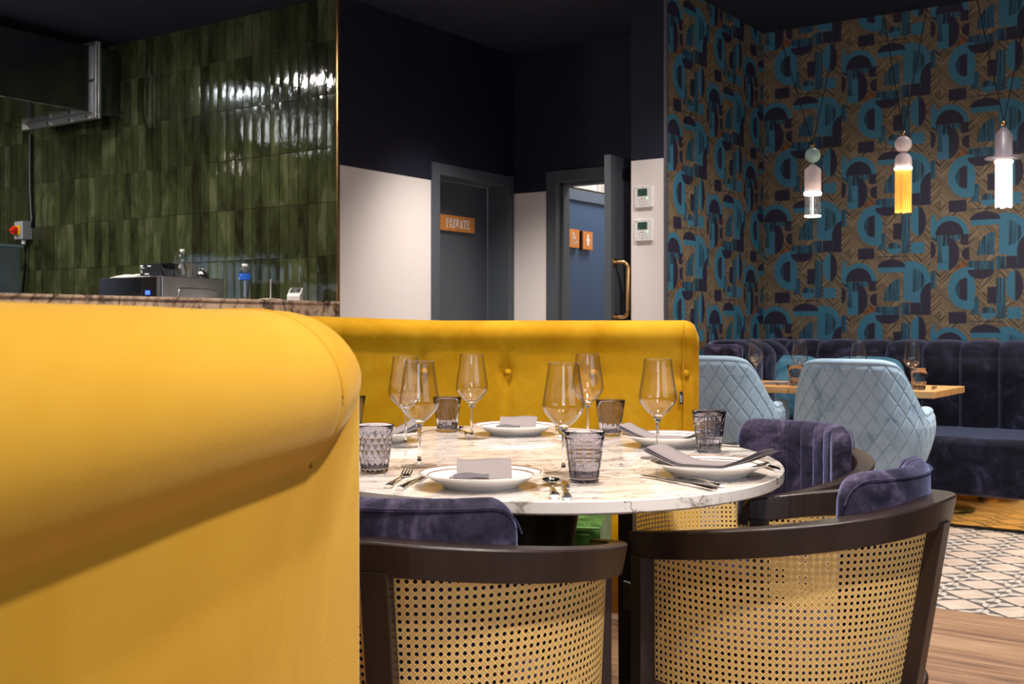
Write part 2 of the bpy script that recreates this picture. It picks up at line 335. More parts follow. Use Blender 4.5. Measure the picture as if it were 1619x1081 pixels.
    m.set('Base Color', m.mix(m.math('MULTIPLY', seam, .5), col, srgb(30, 28, 40)))
    return m.m
M['paperX'] = wallpaper('geometric_wallpaper', 'X'); M['paperY'] = wallpaper('geometric_wallpaper_side', 'Y')

# ------------------------------------------------------------------ mesh toolkit
class MB:
    def __init__(s): s.v = []; s.f = []; s.sm = []; s.mi = []; s.uv = {}
    def add(s, vs, fs, smooth=False, mi=0):
        o = len(s.v); s.v += [tuple(v) for v in vs]
        for f in fs: s.f.append(tuple(i+o for i in f)); s.sm.append(smooth); s.mi.append(mi)
    def box(s, x0, x1, y0, y1, z0, z1, mi=0):
        v = [(x, y, z) for z in (z0, z1) for y in (y0, y1) for x in (x0, x1)]
        s.add(v, [(0, 2, 3, 1), (4, 5, 7, 6), (0, 1, 5, 4), (2, 6, 7, 3), (0, 4, 6, 2), (1, 3, 7, 5)], False, mi)
    def obox(s, c, ax, ay, az, mi=0):
        """box from centre and three half-axis vectors"""
        c, ax, ay, az = map(Vector, (c, ax, ay, az))
        v = [c+ax*i+ay*j+az*k for k in (-1, 1) for j in (-1, 1) for i in (-1, 1)]
        s.add(v, [(0, 2, 3, 1), (4, 5, 7, 6), (0, 1, 5, 4), (2, 6, 7, 3), (0, 4, 6, 2), (1, 3, 7, 5)], False, mi)
    def loft(s, rings, closed_u=True, cap=True, loop=False, smooth=True, mi=0):
        n = len(rings[0]); v = [p for r in rings for p in r]; f = []
        R = len(rings)
        for i in range(R if loop else R-1):
            for j in range(n if closed_u else n-1):
                a = i*n+j; b = i*n+(j+1) % n; i2 = (i+1) % R
                f.append((a, b, i2*n+(j+1) % n, i2*n+j))
        s.add(v, f, smooth, mi)
        if cap and closed_u and not loop:
            s.add(rings[0], [tuple(range(n))[::-1]], False, mi); s.add(rings[-1], [tuple(range(n))], False, mi)
    def lathe(s, prof, n=32, c=(0, 0, 0), smooth=True, mod=None, mi=0):
        rings = []
        for (r, z) in prof:
            r = max(r, 1e-5); rings.append([(c[0]+r*(mod(2*pi*k/n, z) if mod else 1)*cos(2*pi*k/n), c[1]+r*(mod(2*pi*k/n, z) if mod else 1)*sin(2*pi*k/n), c[2]+z) for k in range(n)])
        s.loft(rings, True, False, False, smooth, mi)
    def tube(s, pts, r, n=10, cap=True, mi=0, flat=1.0):
        pts = [Vector(p) for p in pts]; rings = []
        up = Vector((0, 0, 1))
        for i, p in enumerate(pts):
            d = (pts[min(i+1, len(pts)-1)]-pts[max(i-1, 0)]).normalized()
            a = d.cross(up)
            if a.length < .05: a = d.cross(Vector((1, 0, 0)))
            a.normalize(); b = a.cross(d).normalized(); rr = r[i] if isinstance(r, (list, tuple)) else r
            rings.append([p+a*rr*cos(2*pi*k/n)+b*rr*flat*sin(2*pi*k/n) for k in range(n)])
        s.loft(rings, True, cap, False, True, mi)
    def prism(s, poly, z0, z1, mi=0):
        n = len(poly); v = [(x, y, z0) for x, y in poly]+[(x, y, z1) for x, y in poly]
        f = [tuple(range(n))[::-1], tuple(range(n, 2*n))]+[(i, (i+1) % n, n+(i+1) % n, n+i) for i in range(n)]
        s.add(v, f, False, mi)
    def mesh(s, name, mats, fix=True):
        me = bpy.data.meshes.new(name); me.from_pydata(s.v, [], s.f)
        me.polygons.foreach_set('use_smooth', s.sm); me.polygons.foreach_set('material_index', s.mi)
        for m_ in (mats if isinstance(mats, (list, tuple)) else [mats]): me.materials.append(m_)
        me.update()
        if fix:
            bm = bmesh.new(); bm.from_mesh(me); bmesh.ops.recalc_face_normals(bm, faces=bm.faces); bm.to_mesh(me); bm.free()
        return me
    def build(s, name, mats, parent=None, loc=(0, 0, 0), rz=0, bevel=0, label=None, smooth_angle=None, rot=None):
        o = bpy.data.objects.new(name, s.mesh(name, mats)); COL.objects.link(o)
        o.location = loc; o.rotation_euler = rot if rot else (0, 0, rz)
        if parent is not None: o.parent = parent
        if bevel: 
            b = o.modifiers.new('bevel', 'BEVEL'); b.width = bevel; b.segments = 3; b.limit_method = 'ANGLE'; b.angle_limit = radians(40)
            b.harden_normals = False
        if label: o['label'] = label
        return o
def tag(o, label=None, cat=None, group=None, kind=None):
    if label: o['label'] = label
    if cat: o['category'] = cat
    if group: o['group'] = group
    if kind: o['kind'] = kind
    return o
def thing(name, label, cat, loc=(0, 0, 0), rz=0, group=None):
    o = bpy.data.objects.new(name, None); COL.objects.link(o); o.location = loc; o.rotation_euler = (0, 0, rz); o.empty_display_size = .05
    return tag(o, label, cat, group)
def dup(root, loc, rz, label, group=None):
    r = root.copy(); COL.objects.link(r); r.location = loc; r.rotation_euler = (0, 0, rz); r['label'] = label
    if group: r['group'] = group
    for ch in list(root.children):
        c = ch.copy(); COL.objects.link(c); c.parent = r
        for g in list(ch.children):
            d = g.copy(); COL.objects.link(d); d.parent = c
    return r
def struct(name, mb, mats, parent=None, label=None, **kw):
    o = mb.build(name, mats, parent, **kw); o['kind'] = 'structure'
    if label: o['label'] = label
    return o
def inst(name, me, parent, loc, rot=(0, 0, 0), scale=(1, 1, 1)):
    o = bpy.data.objects.new(name, me); COL.objects.link(o); o.parent = parent; o.location = loc; o.rotation_euler = rot; o.scale = scale; return o

# ------------------------------------------------------------------ room shell
UL, VG, VT, UC0, UC1, VC, VW = -4.68, 4.92, 6.75, -3.18, -2.965, 5.79, 7.22
CEIL = 3.03; DADO = 2.018
b = MB(); b.box(-9.5, 3.2, -6, 9.5, -.12, -.014); floor = struct('floor', b, M['grout'], label='floor of oak boards meeting pale patterned tiles')
# oak boards (u direction) for v < 4.4
board_me = []
for L in (1.5, 1.1):
    b = MB(); b.box(0, L-.002, 0, .178, -.014, 0); board_me.append((L, b.mesh('floor_board', M['board'])))
v = 4.4-.18; row = 0
while v > 1.2:
    u = -2.6-random.random()*.8
    while u < 1.2:
        L, me = board_me[random.randrange(2)]; inst('floor_board', me, floor, (u, v, 0)); u += L
    v -= .18; row += 1
b = MB(); b.box(-9.4, 3.1, -5.9, v+.178, -.013, -.001); b.box(-9.4, -3.6, v+.18, 4.4, -.013, -.001); o = b.build('far_boards', M['board'], floor); o['kind'] = 'stuff'
b = MB(); b.box(0, .197, 0, .197, -.014, 0); ft_me = b.mesh('floor_tile', M['ftile'])
for i in range(-12, 4):
    for j in range(0, 10):
        inst('floor_tile', ft_me, floor, (i*.2+.0415-.0, 4.4+j*.2+.0015, 0))
b = MB(); b.box(-9.4, -2.36, 4.4, 9.4, -.013, -.001); b.box(.85, 3.1, 4.4, 9.4, -.013, -.001); b.box(-2.36, .84, 6.41, 9.4, -.013, -.001); o = b.build('far_tiles', M['ftile'], floor); o['kind'] = 'stuff'
b = MB(); b.box(-9.5, 3.2, -6, 9.5, CEIL, CEIL+.1); b.box(-9.5, -6.2, 2.9, 3.05, CEIL-.03, CEIL); ceiling = struct('ceiling', b, M['ceil'], label='midnight blue ceiling')
# green tiled wall
b = MB(); b.box(-9.5, UL-.006, VG+.010, VG+.12, 0, CEIL); wl = struct('wall_left', b, M['grout'], label='kitchen wall of tall glossy green tiles')
b = MB(); n = 4; TW, THh = .0815, .322
for var in range(5):
    b = MB(); w_, h_ = TW-.004, THh-.004
    nx, nz = 3, 5; vs_ = []
    for k in range(nz+1):
        for i in range(nx+1):
            e = (i in (0, nx)) or (k in (0, nz))
            vs_.append((w_*i/nx, (-.0060 if not e else -.0048)+random.uniform(-.0004, .0004), h_*k/nz))
    fs = [(k*(nx+1)+i, k*(nx+1)+i+1, (k+1)*(nx+1)+i+1, (k+1)*(nx+1)+i) for k in range(nz) for i in range(nx)]
    b.add(vs_, fs, True); 
    b.add([(0, -.0045, 0), (w_, -.0045, 0), (w_, 0, 0), (0, 0, 0), (0, -.0045, h_), (w_, -.0045, h_), (w_, 0, h_), (0, 0, h_)], [(0, 3, 2, 1), (4, 5, 6, 7), (0, 4, 7, 3), (1, 2, 6, 5)])
    if var == 0: gt = []
    gt.append(b.mesh('wall_tile', M['gtile']))
for r in range(6):
    z0 = 1.158+r*THh
    for c in range(48):
        u0 = UL-.008-(c+1)*TW
        s = 1.0 if z0+THh < CEIL else (CEIL-z0)/THh
        inst('wall_tile', random.choice(gt), wl, (u0, VG+.010+random.uniform(-.001, .0008), z0), (random.uniform(-.004, .004), 0, random.uniform(-.008, .008)), (1, 1, s))
b = MB()
for r in range(1, 4):
    for c in range(48):
        u0 = UL-.008-(c+1)*TW; b.box(u0, u0+TW-.003, VG+.002, VG+.0105, 1.158-r*THh, 1.158-r*THh+THh-.003)
for r in range(6+4):
    for c in range(48, 58):
        u0 = UL-.008-(c+1)*TW; z0 = .192+r*THh
        if z0+THh < CEIL: b.box(u0, u0+TW-.003, VG+.002, VG+.0105, z0, z0+THh-.003)
o = b.build('lower_tiles', M['gtile'], wl); o['kind'] = 'stuff'
b = MB(); b.box(UL-.007, UL+.004, VG-.004, VG+.014, 0, CEIL); struct('trim_1', b, M['brass'], label='thin brass edge strip at the end of the green tiles')
# private-door wall (plane x = UL), with a door opening
DV0, DV1, DH = 5.878, 6.665, 2.064
b = MB(); b.box(UL-.12, UL, VG+.0128, DV0-.02, 0, CEIL); b.box(UL-.12, UL, DV0-.02, VT, DH+.02, CEIL); b.box(UL-.12, UL, DV1+.02, VT, 0, DH+.02)
struct('wall_center', b, M['twotone'], label='wall with pale dado and midnight paint around the PRIVATE door')
b = MB(); b.box(UL-.17, UL+.015, DV0-.08, DV0, 0, DH+.075); b.box(UL-.17, UL+.015, DV1, DV1+.075, 0, DH+.075); b.box(UL-.17, UL+.015, DV0, DV1, DH, DH+.075)
d1 = struct('door_1', b, M['doorgrey'], label='slate grey door and frame with the wooden PRIVATE sign', bevel=.002)
b = MB(); b.box(UL-.215, UL-.17, DV0, DV1, .01, DH); b.build('door_leaf', M['doorgrey'], d1)
# back wall with toilet doorway (plane y = VT)
OU0, OU1, OH = -4.30, -3.33, 2.075
b = MB(); b.box(UL-.12, OU0-.02, VT, VT+.12, 0, CEIL); b.box(OU0-.02, OU1+.02, VT, VT+.12, OH+.02, CEIL); b.box(OU1+.02, UC0, VT, VT+.12, 0, CEIL)
struct('wall_back', b, M['twotone'], label='narrow back wall beside the open toilet doorway')
b = MB(); b.box(OU0-.085, OU0, VT-.018, VT+.05, 0, OH+.08); b.box(OU0-.02, OU0+.022, VT+.05, VT+.13, 0, OH); b.box(OU1, OU1+.085, VT-.018, VT+.13, 0, OH+.08); b.box(OU0, OU1, VT-.018, VT+.05, OH, OH+.08); b.box(OU0, OU1, VT+.05, VT+.13, OH-.022, OH+.02)
d2 = struct('door_2', b, M['doorgrey'], label='open slate grey toilet door with brass pull handle', bevel=.002)
b = MB(); b.box(-3.335, -3.29, 5.745, 6.70, .01, 2.06); leaf = b.build('door_leaf', M['doorgrey'], d2, bevel=.002)
hx = -3.29
def dhandle(par, z0, z1, v0, x0, out, mat, r=.011, nm='pull_handle'):
    b = MB(); pts = [(x0, v0, z0+.02)]
    for k in range(7): a = pi/2*k/6; pts.append((x0+out-.035+.035*sin(a), v0, z0+.02+.0+.035*(1-cos(a))))
    for k in range(7): a = pi/2*k/6; pts.append((x0+out-.035+.035*cos(a), v0, z1-.055+.035*sin(a)))
    pts.append((x0, v0, z1-.02)); b.tube(pts, r, 12)
    for zz in (z0+.02, z1-.02): b.tube([(x0, v0, zz), (x0+.006, v0, zz)], r*2.1, 16)
    return b.build(nm, mat, par)
dhandle(d2, 1.09, 1.452, 5.79, hx, .088, M['brass'], .0125)
b = MB(); b.box(hx, hx+.012, 5.88, 5.95, 1.925, 1.99); b.tube([(hx+.01, 5.915, 1.958), (hx+.05, 5.915, 1.958)], .017, 12); b.box(hx+.03, hx+.055, 5.90, 6.0, 1.945, 1.97)
b.build('door_closer', M['blackmetal'], d2)
# column
b = MB(); b.box(UC0, UC1, VC, 9.4, 0, CEIL); struct('wall_column', b, [M['twotone']], label='pale pier with midnight paint above, beside the wallpaper')
b = MB(); b.box(UC1, UC1+.012, VC+.012, VW, 0, CEIL); struct('wall_side', b, M['paperY'], label='shaded side wall papered in teal and navy half circles')
b = MB(); b.box(UC1-.002, UC1+.016, VC-.004, VC+.012, 0, CEIL); struct('trim_2', b, flat('pale_corner_strip', srgb(120, 120, 130), .35, .7), label='slim corner strip between pier and wallpaper')
b = MB(); b.box(UC1, 3.2, VW, VW+.12, 0, CEIL); struct('wall_right', b, M['paperX'], label='lit wall papered in teal and navy half circles on straw')
b = MB(); b.box(3.2, 3.32, -6, 9.5, 0, CEIL); struct('wall_light_block', b, flat('taupe_wall_paint', srgb(66, 60, 60), .7), label='plain taupe wall on the far right, unseen, added to block side light')  # unseen wall added to keep ambient light off the papered side wall
b = MB(); b.box(-9.62, -9.5, -6, 9.5, 0, CEIL); struct('wall_west', b, flat('dark_olive_wall_paint', srgb(40, 42, 36), .7), label='plain dark kitchen wall on the far left, outside the picture')
# toilet lobby beyond
IU = -4.50
b = MB(); b.box(IU-.12, IU, VT+.121, 9.5, 0, CEIL); struct('wall_lobby', b, M['grout'], label='lobby wall with pale tiles above the blue door')
b = MB(); b.box(0, -.001, 0, 0, 0, 0)
b = MB(); b.box(-.008, 0, 0, .072, 0, .70); wc_me = b.mesh('wall_tile', M['wctile'])
wlob = bpy.data.objects['wall_lobby']
for k in range(22): inst('wall_tile', wc_me, wlob, (IU+.008, VT+.13+k*.075, 2.11), (0, 0, random.uniform(-.02, .02)))
b = MB(); b.box(IU, IU+.03, 6.89, 7.06, 0, 2.09); b.box(IU, IU+.03, 7.06, 8.2, 2.01, 2.09); b.box(IU, IU+.03, 8.05, 8.2, 0, 2.01)
d3 = struct('door_3', b, flat('blue_frame_paint', srgb(84, 98, 116), .45), label='blue toilet door in the lobby carrying two small wooden signs', bevel=.002)
b = MB(); b.box(IU+.001, IU+.008, 7.06, 8.05, .01, 2.01); b.build('door_leaf', M['doorblue'], d3)
b = MB(); b.box(IU-.1, UC0, 9.0, 9.1, 0, CEIL); struct('wall_lobby_end', b, M['plasterwhite'], label='pale end wall of the toilet lobby')
area('lobby_light', (-3.8, 7.6, 2.9), (-3.9, 7.6, 0), .8, .8, 40, NEUT)

# ------------------------------------------------------------------ signs
def stroke(b, pts, w_, P, mi=0, h=.0015):
    """flat strokes in sign plane; P maps (a,b,c) a along, b up, c out"""
    for (a0, b0), (a1, b1) in zip(pts[:-1], pts[1:]):
        L = hypot(a1-a0, b1-b0) or 1e-6; dx, dy = (a1-a0)/L, (b1-b0)/L; nx_, ny_ = -dy*w_/2, dx*w_/2
        q = [(a0-dx*w_*.2+nx_, b0-dy*w_*.2+ny_), (a0-dx*w_*.2-nx_, b0-dy*w_*.2-ny_), (a1+dx*w_*.2-nx_, b1+dy*w_*.2-ny_), (a1+dx*w_*.2+nx_, b1+dy*w_*.2+ny_)]
        v = [P(x, y, 0) for x, y in q]+[P(x, y, h) for x, y in q]
        b.add(v, [(3, 2, 1, 0), (4, 5, 6, 7), (0, 1, 5, 4), (1, 2, 6, 5), (2, 3, 7, 6), (3, 0, 4, 7)], False, mi)
def disc(b, cx, cy, r, P, h=.0015, n=16, r0=0):
    if r0 == 0:
        v = [P(cx+r*cos(2*pi*k/n), cy+r*sin(2*pi*k/n), h) for k in range(n)]; b.add(v, [tuple(range(n))])
    else:
        v = [P(cx+rr*cos(2*pi*k/n), cy+rr*sin(2*pi*k/n), h) for rr in (r0, r) for k in range(n)]
        b.add(v, [(k, (k+1) % n, n+(k+1) % n, n+k) for k in range(n)])
def arcp(cx, cy, r, a0, a1, n=8, ry=None): return [(cx+r*cos(radians(a0+(a1-a0)*k/n)), cy+(ry or r)*sin(radians(a0+(a1-a0)*k/n))) for k in range(n+1)]
GL = {  # slab lettering on a 1-high grid, (width, strokes)
 'P': (.56, [[(.12, 0), (.12, 1)], [(.12, 1), (.34, 1)]+arcp(.34, .76, .2, 90, -90, 8, .24)+[(.12, .52)], [(0, 0), (.26, 0)], [(0, 1), (.12, 1)]]),
 'R': (.62, [[(.12, 0), (.12, 1)], [(.12, 1), (.32, 1)]+arcp(.32, .76, .2, 90, -90, 8, .24)+[(.12, .52)], [(.32, .52), (.5, 0)], [(0, 0), (.24, 0)], [(.42, 0), (.62, 0)], [(0, 1), (.12, 1)]]),
 'I': (.28, [[(.14, 0), (.14, 1)], [(0, 0), (.28, 0)], [(0, 1), (.28, 1)]]),
 'V': (.66, [[(.1, 1), (.33, 0), (.56, 1)], [(0, 1), (.22, 1)], [(.44, 1), (.66, 1)]]),
 'A': (.66, [[(.1, 0), (.33, 1), (.56, 0)], [(.19, .34), (.47, .34)], [(0, 0), (.22, 0)], [(.44, 0), (.66, 0)]]),
 'T': (.58, [[(.29, 0), (.29, 1)], [(0, .8), (0, 1), (.58, 1), (.58, .8)], [(.16, 0), (.42, 0)]]),
 'E': (.54, [[(.12, 0), (.12, 1)], [(0, 1), (.5, 1), (.5, .82)], [(0, 0), (.52, 0), (.52, .2)], [(.12, .52), (.38, .52)], [(.38, .42), (.38, .62)]])}
def letters(b, s, x0, y0, h, P, wt=.13, gap=.14):
    x = x0
    for ch in s:
        w_, st = GL[ch]
        for poly in st: stroke(b, [(x+px*h, y0+py*h) for px, py in poly], wt*h, P)
        x += (w_+gap)*h
    return x
def wid(s, h, gap=.14): return sum((GL[c][0]+gap)*h for c in s)-gap*h
SX = UL-.169
t = thing('door_sign', 'long wooden sign lettered PRIVATE on the grey door', 'sign', (SX, 6.285, 1.7745))
b = MB(); b.box(0, .006, -.19, .19, -.049, .049); b.build('backing', M['black'], t)
b = MB(); b.box(.006, .020, -.195, .195, -.054, .054); b.build('panel', M['signwood'], t, bevel=.001)
b = MB(); hh = .056; lw_ = wid('PRIVATE', hh); letters(b, 'PRIVATE', -lw_/2, -hh/2, hh, lambda a, bb, c: (.0202+c, a, bb), .125); b.build('lettering', M['white'], t)
def small_sign(v0, z0, label, draw):
    t = thing('door_sign', label, 'sign', (IU+.0085, v0, z0)); b = MB(); b.box(0, .022, -.074, .074, -.072, .072); b.build('backing', M['black'], t)
    b = MB(); b.box(.022, .034, -.071, .071, -.069, .069); b.build('panel', M['signwood'], t, bevel=.001)
    b = MB(); draw(b, lambda a, bb, c: (.0342+c, a, bb)); b.build('pictogram', M['white'], t)
def wheel(b, P):
    disc(b, -.018, .040, .0085, P); stroke(b, [(-.018, .032), (-.014, .004), (.016, .004), (.03, -.03), (.042, -.026)], .010, P)
    stroke(b, arcp(-.002, -.012, .026, 110, 370, 16), .008, P); stroke(b, [(-.016, .018), (.01, .018)], .007, P)
def babyc(b, P):
    disc(b, 0, .036, .012, P); b.add([P(-.008, .026, .0015), P(-.028, -.004, .0015), P(.028, -.004, .0015), P(.008, .026, .0015)], [(0, 1, 2, 3)])
    disc(b, 0, -.022, .018, P, r0=.006); disc(b, 0, -.022, .004, P)
# wheelchair sign px 898-914, second px 919-935
def onIU(px, py):
    k = (px-CX)/F; d = FW+RT*k; tt = (IU+.03)/d.x; return d.y*tt, EYE+(HY-py)*tt/F
v1a, z1a = onIU(906, 377); small_sign(v1a, z1a, 'small wooden sign with a white wheelchair symbol on the blue door', wheel)
v1b, z1b = onIU(927.3, 380.5); small_sign(v1b, z1b, 'small wooden sign with a white woman and baby symbol on the blue door', babyc)
# thermostats on the pier
def thermostat(z, label):
    t = thing('thermostat', label, 'thermostat', (UC1-.128, VC, z), group='wall controllers on the pier')
    b = MB(); b.box(-.058, .058, -.016, 0, -.062, .062); b.build('housing', M['whitepl'], t, bevel=.003)
    b = MB(); b.box(-.036, .026, -.0175, -.0155, .004, .046); b.build('screen', M['lcd'], t)
    P = lambda a, bb, c: (a, -.0162-c, bb)
    b = MB(); disc(b, -.006, -.030, .021, P, .0005, 20, .0195); disc(b, -.006, -.030, .0035, P, .0005); 
    for (a, bb) in ((-.042, -.017), (-.044, -.046), (.027, -.044), (-.006, -.014), (-.006, -.046)): stroke(b, [(a-.003, bb), (a+.003, bb)], .0022, P, 0, .0005)
    stroke(b, [(-.052, .053), (-.038, .053)], .003, P, 0, .0005); stroke(b, [(-.012, .054), (.008, .054)], .002, P, 0, .0005); stroke(b, [(-.028, .012), (-.022, .012)], .004, P, 0, .002)
    o = b.build('markings', flat('grey_print', srgb(120, 112, 116), .6), t); o['kind'] = 'stuff'
    b = MB(); b.tube([(.027, -.015, -.010), (.027, -.0185, -.010)], .0042, 10); b.build('indicator_light', M['ledgreen'], t)
thermostat(1.06+(515-310.5)*6.5/F, 'white thermostat with green screen on the pier, the upper one')
thermostat(1.06+(515-363.5)*6.5/F, 'white thermostat with green screen on the pier, the lower one')

# ------------------------------------------------------------------ duct, conduit, switch, appliances
t = thing('air_duct', 'glossy rectangular metal air duct below the ceiling at the green wall', 'duct')
b = MB(); b.box(-7.55, -6.75, 1.0, 4.70, 2.515, 2.965); b.build('duct_body', M['galv'], t, bevel=.004)
b = MB(); b.box(-7.55, -6.75, 4.76, VG+.001, 2.515, 2.965); b.build('duct_end', M['galv'], t, bevel=.004)
for vv in (4.715, 3.9-1.1):
    b = MB()
    for (a0, a1, c0, c1) in ((-7.59, -6.71, 2.475, 2.515), (-7.59, -6.71, 2.965, 3.0), (-7.59, -7.55, 2.515, 2.965), (-6.75, -6.71, 2.515, 2.965)):
        b.box(a0, a1, vv-.02, vv-.002, c0, c1); b.box(a0, a1, vv+.004, vv+.022, c0, c1)
        b.box(a0, a1, vv-.002, vv+.004, c0+.004, c1-.004)
    o = b.build('flange', M['flange'], t, bevel=.002)
    b = MB()
    for (uu, zz) in ((-6.73, 2.73), (-7.0, 2.49), (-7.25, 2.49), (-6.80, 2.49)): b.tube([(uu, vv-.035, zz), (uu, vv+.035, zz)], .012, 6)
    o = b.build('bolt', M['chrome'], o); o['kind'] = 'stuff'
b = MB(); b.tube([(-7.82, VG-.014, 2.5), (-7.82, VG-.014, 2.1), (-7.81, VG-.014, 1.95), (-7.80, VG-.014, 1.86), (-7.80, VG-.02, 1.80)], .014, 10)
b.tube([(-7.86, VG-.03, 1.66), (-7.86, VG-.03, 1.5), (-7.92, VG-.03, 1.2), (-7.98, VG-.03, .95)], .012, 10)
tag(b.build('power_cable', M['black']), 'black cable running down the green tiled wall to the isolator switch', 'cable')
t = thing('isolator_switch', 'grey isolator switch box with yellow plate and red knob on green tiles', 'switch', (-7.86, VG-.002, 1.775))
b = MB(); b.box(-.055, .055, -.085, 0, -.067, .067); b.build('housing', M['greybox'], t, bevel=.005)
b = MB(); b.box(-.045, .03, -.094, -.085, -.035, .035); b.build('plate', M['yellow'], t, bevel=.002)
b = MB(); b.tube([(-.01, -.094, 0), (-.01, -.125, 0)], .030, 20); b.box(-.038, .018, -.136, -.124, -.008, .008); b.build('knob', M['red'], t, bevel=.002)
b = MB(); b.tube([(0, -.04, -.067), (0, -.04, -.10)], .016, 8); b.build('cable_gland', M['whitepl'], t)
# kitchen worktop along the green wall
t = thing('kitchen_worktop', 'stainless worktop against the green tiled wall behind the bar', 'worktop')
b = MB(); b.box(-6.84, -5.12, VG-.80, VG-.001, .90, .94); b.build('top', M['steel'], t)
b = MB(); b.box(-6.84, -5.12, VG-.76, VG-.02, .08, .90); b.build('cabinet', flat('stainless_front', (.25, .25, .26), .35, 1), t)
# oven / microwave
t = thing('microwave_oven', 'boxy stainless microwave oven on the kitchen worktop', 'microwave')
mu0, mu1, mv0, mv1, mz0, mz1 = -5.87, -5.30, 4.14, 4.59, .94, 1.344
b = MB(); b.box(mu0, mu1, mv0, mv1, mz0, mz1); b.build('housing', M['steel'], t, bevel=.004)
b = MB(); b.box(mu0+.005, mu1-.175, mv0-.02, mv0, mz0+.01, mz1-.115); b.build('door', flat('oven_glass', (.008, .008, .01), .08), t, bevel=.006)
b = MB(); b.box(mu0+.004, mu1-.175, mv0-.014, mv0, mz1-.112, mz1-.004); b.build('door_rail', flat('dark_steel', (.16, .14, .14), .3, 1), t)
b = MB(); b.box(mu1-.172, mu1-.03, mv0-.014, mv0, mz0+.01, mz1-.004); pan = b.build('control_panel', flat('bronze_steel', (.30, .25, .21), .3, 1), t)
b = MB(); b.box(mu1-.155, mu1-.065, mv0-.018, mv0-.014, mz0+.03, mz1-.055); b.build('keypad', M['black'], pan)
b = MB(); b.box(mu1-.125, mu1-.085, mv0-.0205, mv0-.018, mz1-.105, mz1-.082); b.build('display', M['ledblue'], pan)
b = MB(); b.box(mu1-.30, mu1-.18, mv0-.075, mv0-.05, mz1-.145, mz1-.115); b.box(mu1-.30, mu1-.28, mv0-.055, mv0, mz1-.145, mz1-.115); b.build('handle', M['whitepl'], t, bevel=.006)
b = MB()
fr = [(mv0+.11, mz0+.02), (mv0+.11, mz1-.085), (mv0+.125, mz1-.065), (mv1-.07, mz1-.065), (mv1-.055, mz1-.085), (mv1-.055, mz0+.02)]
b.tube([(mu1+.001, a, c) for a, c in fr], .004, 6); b.build('side_pressing', M['steel'], t)
# appliance at far left
t = thing('steel_cabinet', 'tall stainless appliance cabinet at the left end of the kitchen worktop', 'appliance')
b = MB(); b.box(-8.0, -6.9, 3.2, 4.26, .10, 1.575); b.build('body', M['galv'], t, bevel=.003)
b = MB(); b.box(-8.02, -6.885, 3.19, 4.275, 1.575, 1.592); b.build('top', flat('teal_edge_steel', srgb(120, 150, 164), .3, .8), t)
# things on the microwave
zt = mz1
b = MB()
rg = []
for k in range(9):
    f_ = k/8; hgt = .028*sin(pi*min(1, f_*1.3+.08))**.5 if f_ < .75 else .028*(1-(f_-.75)*.4); uu = -5.92+f_*.235
    rg.append([(uu, 4.25, zt), (uu, 4.24, zt+hgt*.6), (uu, 4.30, zt+hgt), (uu, 4.42, zt+hgt*1.05), (uu, 4.46, zt+hgt*.5), (uu, 4.45, zt)])
b.loft(rg, True, True); tag(b.build('folded_cloth', M['paper']), 'folded off-white cloth lying on the microwave', 'cloth')
t = thing('glove_box', 'black printed cardboard box on the microwave beside the plastic tub', 'box', (-5.60, 4.27, zt))
b = MB(); b.box(-.07, .13, 0, .10, 0, .083); b.build('carton', M['black'], t, bevel=.001)
b = MB(); P = lambda a, bb, c: (a, -.0005-c, bb)
for (x0, x1, yy, ww) in ((-.066, -.045, .072, .009), (-.066, -.03, .060, .003), (.0, .03, .07, .006), (-.066, -.05, .045, .002), (-.066, -.05, .039, .002), (-.066, -.048, .033, .002), (-.025, .01, .024, .006), (-.066, -.035, .009, .005), (-.028, -.01, .009, .004), (0, .02, .009, .004)):
    stroke(b, [(x0, yy), (x1, yy)], ww, P)
o = b.build('print', M['white'], t); o['kind'] = 'stuff'
t = thing('plastic_tub', 'clear tapered plastic tub on top of the microwave', 'tub', (-5.38, 4.33, zt))
b = MB()
def rr(hx_, hy_, z, r=.012, n=4):
    p = []
    for (sx, sy, a) in ((1, 1, 0), (-1, 1, 90), (-1, -1, 180), (1, -1, 270)):
        for k in range(n+1): q = radians(a+90*k/n); p.append((sx*(hx_-r)+r*cos(q), sy*(hy_-r)+r*sin(q), z))
    return p
b.loft([rr(.075, .055, .002), rr(.080, .060, .03), rr(.094, .070, .080)], True, False); b.add(rr(.075, .055, .002), [tuple(range(20))]); b.build('tub', M['clearplastic'], t)
b = MB(); b.loft([rr(.094, .070, .080), rr(.099, .075, .080), rr(.099, .075, .084), rr(.094, .070, .084)], True, False, True); b.build('rim', M['clearplastic'], t)
t = thing('service_bell', 'black and chrome counter bell on the microwave, right of the tub', 'bell', (-5.30+.02-.06, 4.46, zt))
b = MB(); b.lathe([(0, 0), (.042, 0), (.042, .006), (.03, .012), (0, .012)], 24); b.build('base', M['black'], t)
b = MB(); b.lathe([(.036, .014), (.034, .026), (.026, .040), (.012, .048), (0, .050)], 24); b.build('dome', M['chrome'], t)
b = MB(); b.tube([(0, 0, .05), (0, 0, .062)], .004, 8); b.build('button', M['chrome'], t)
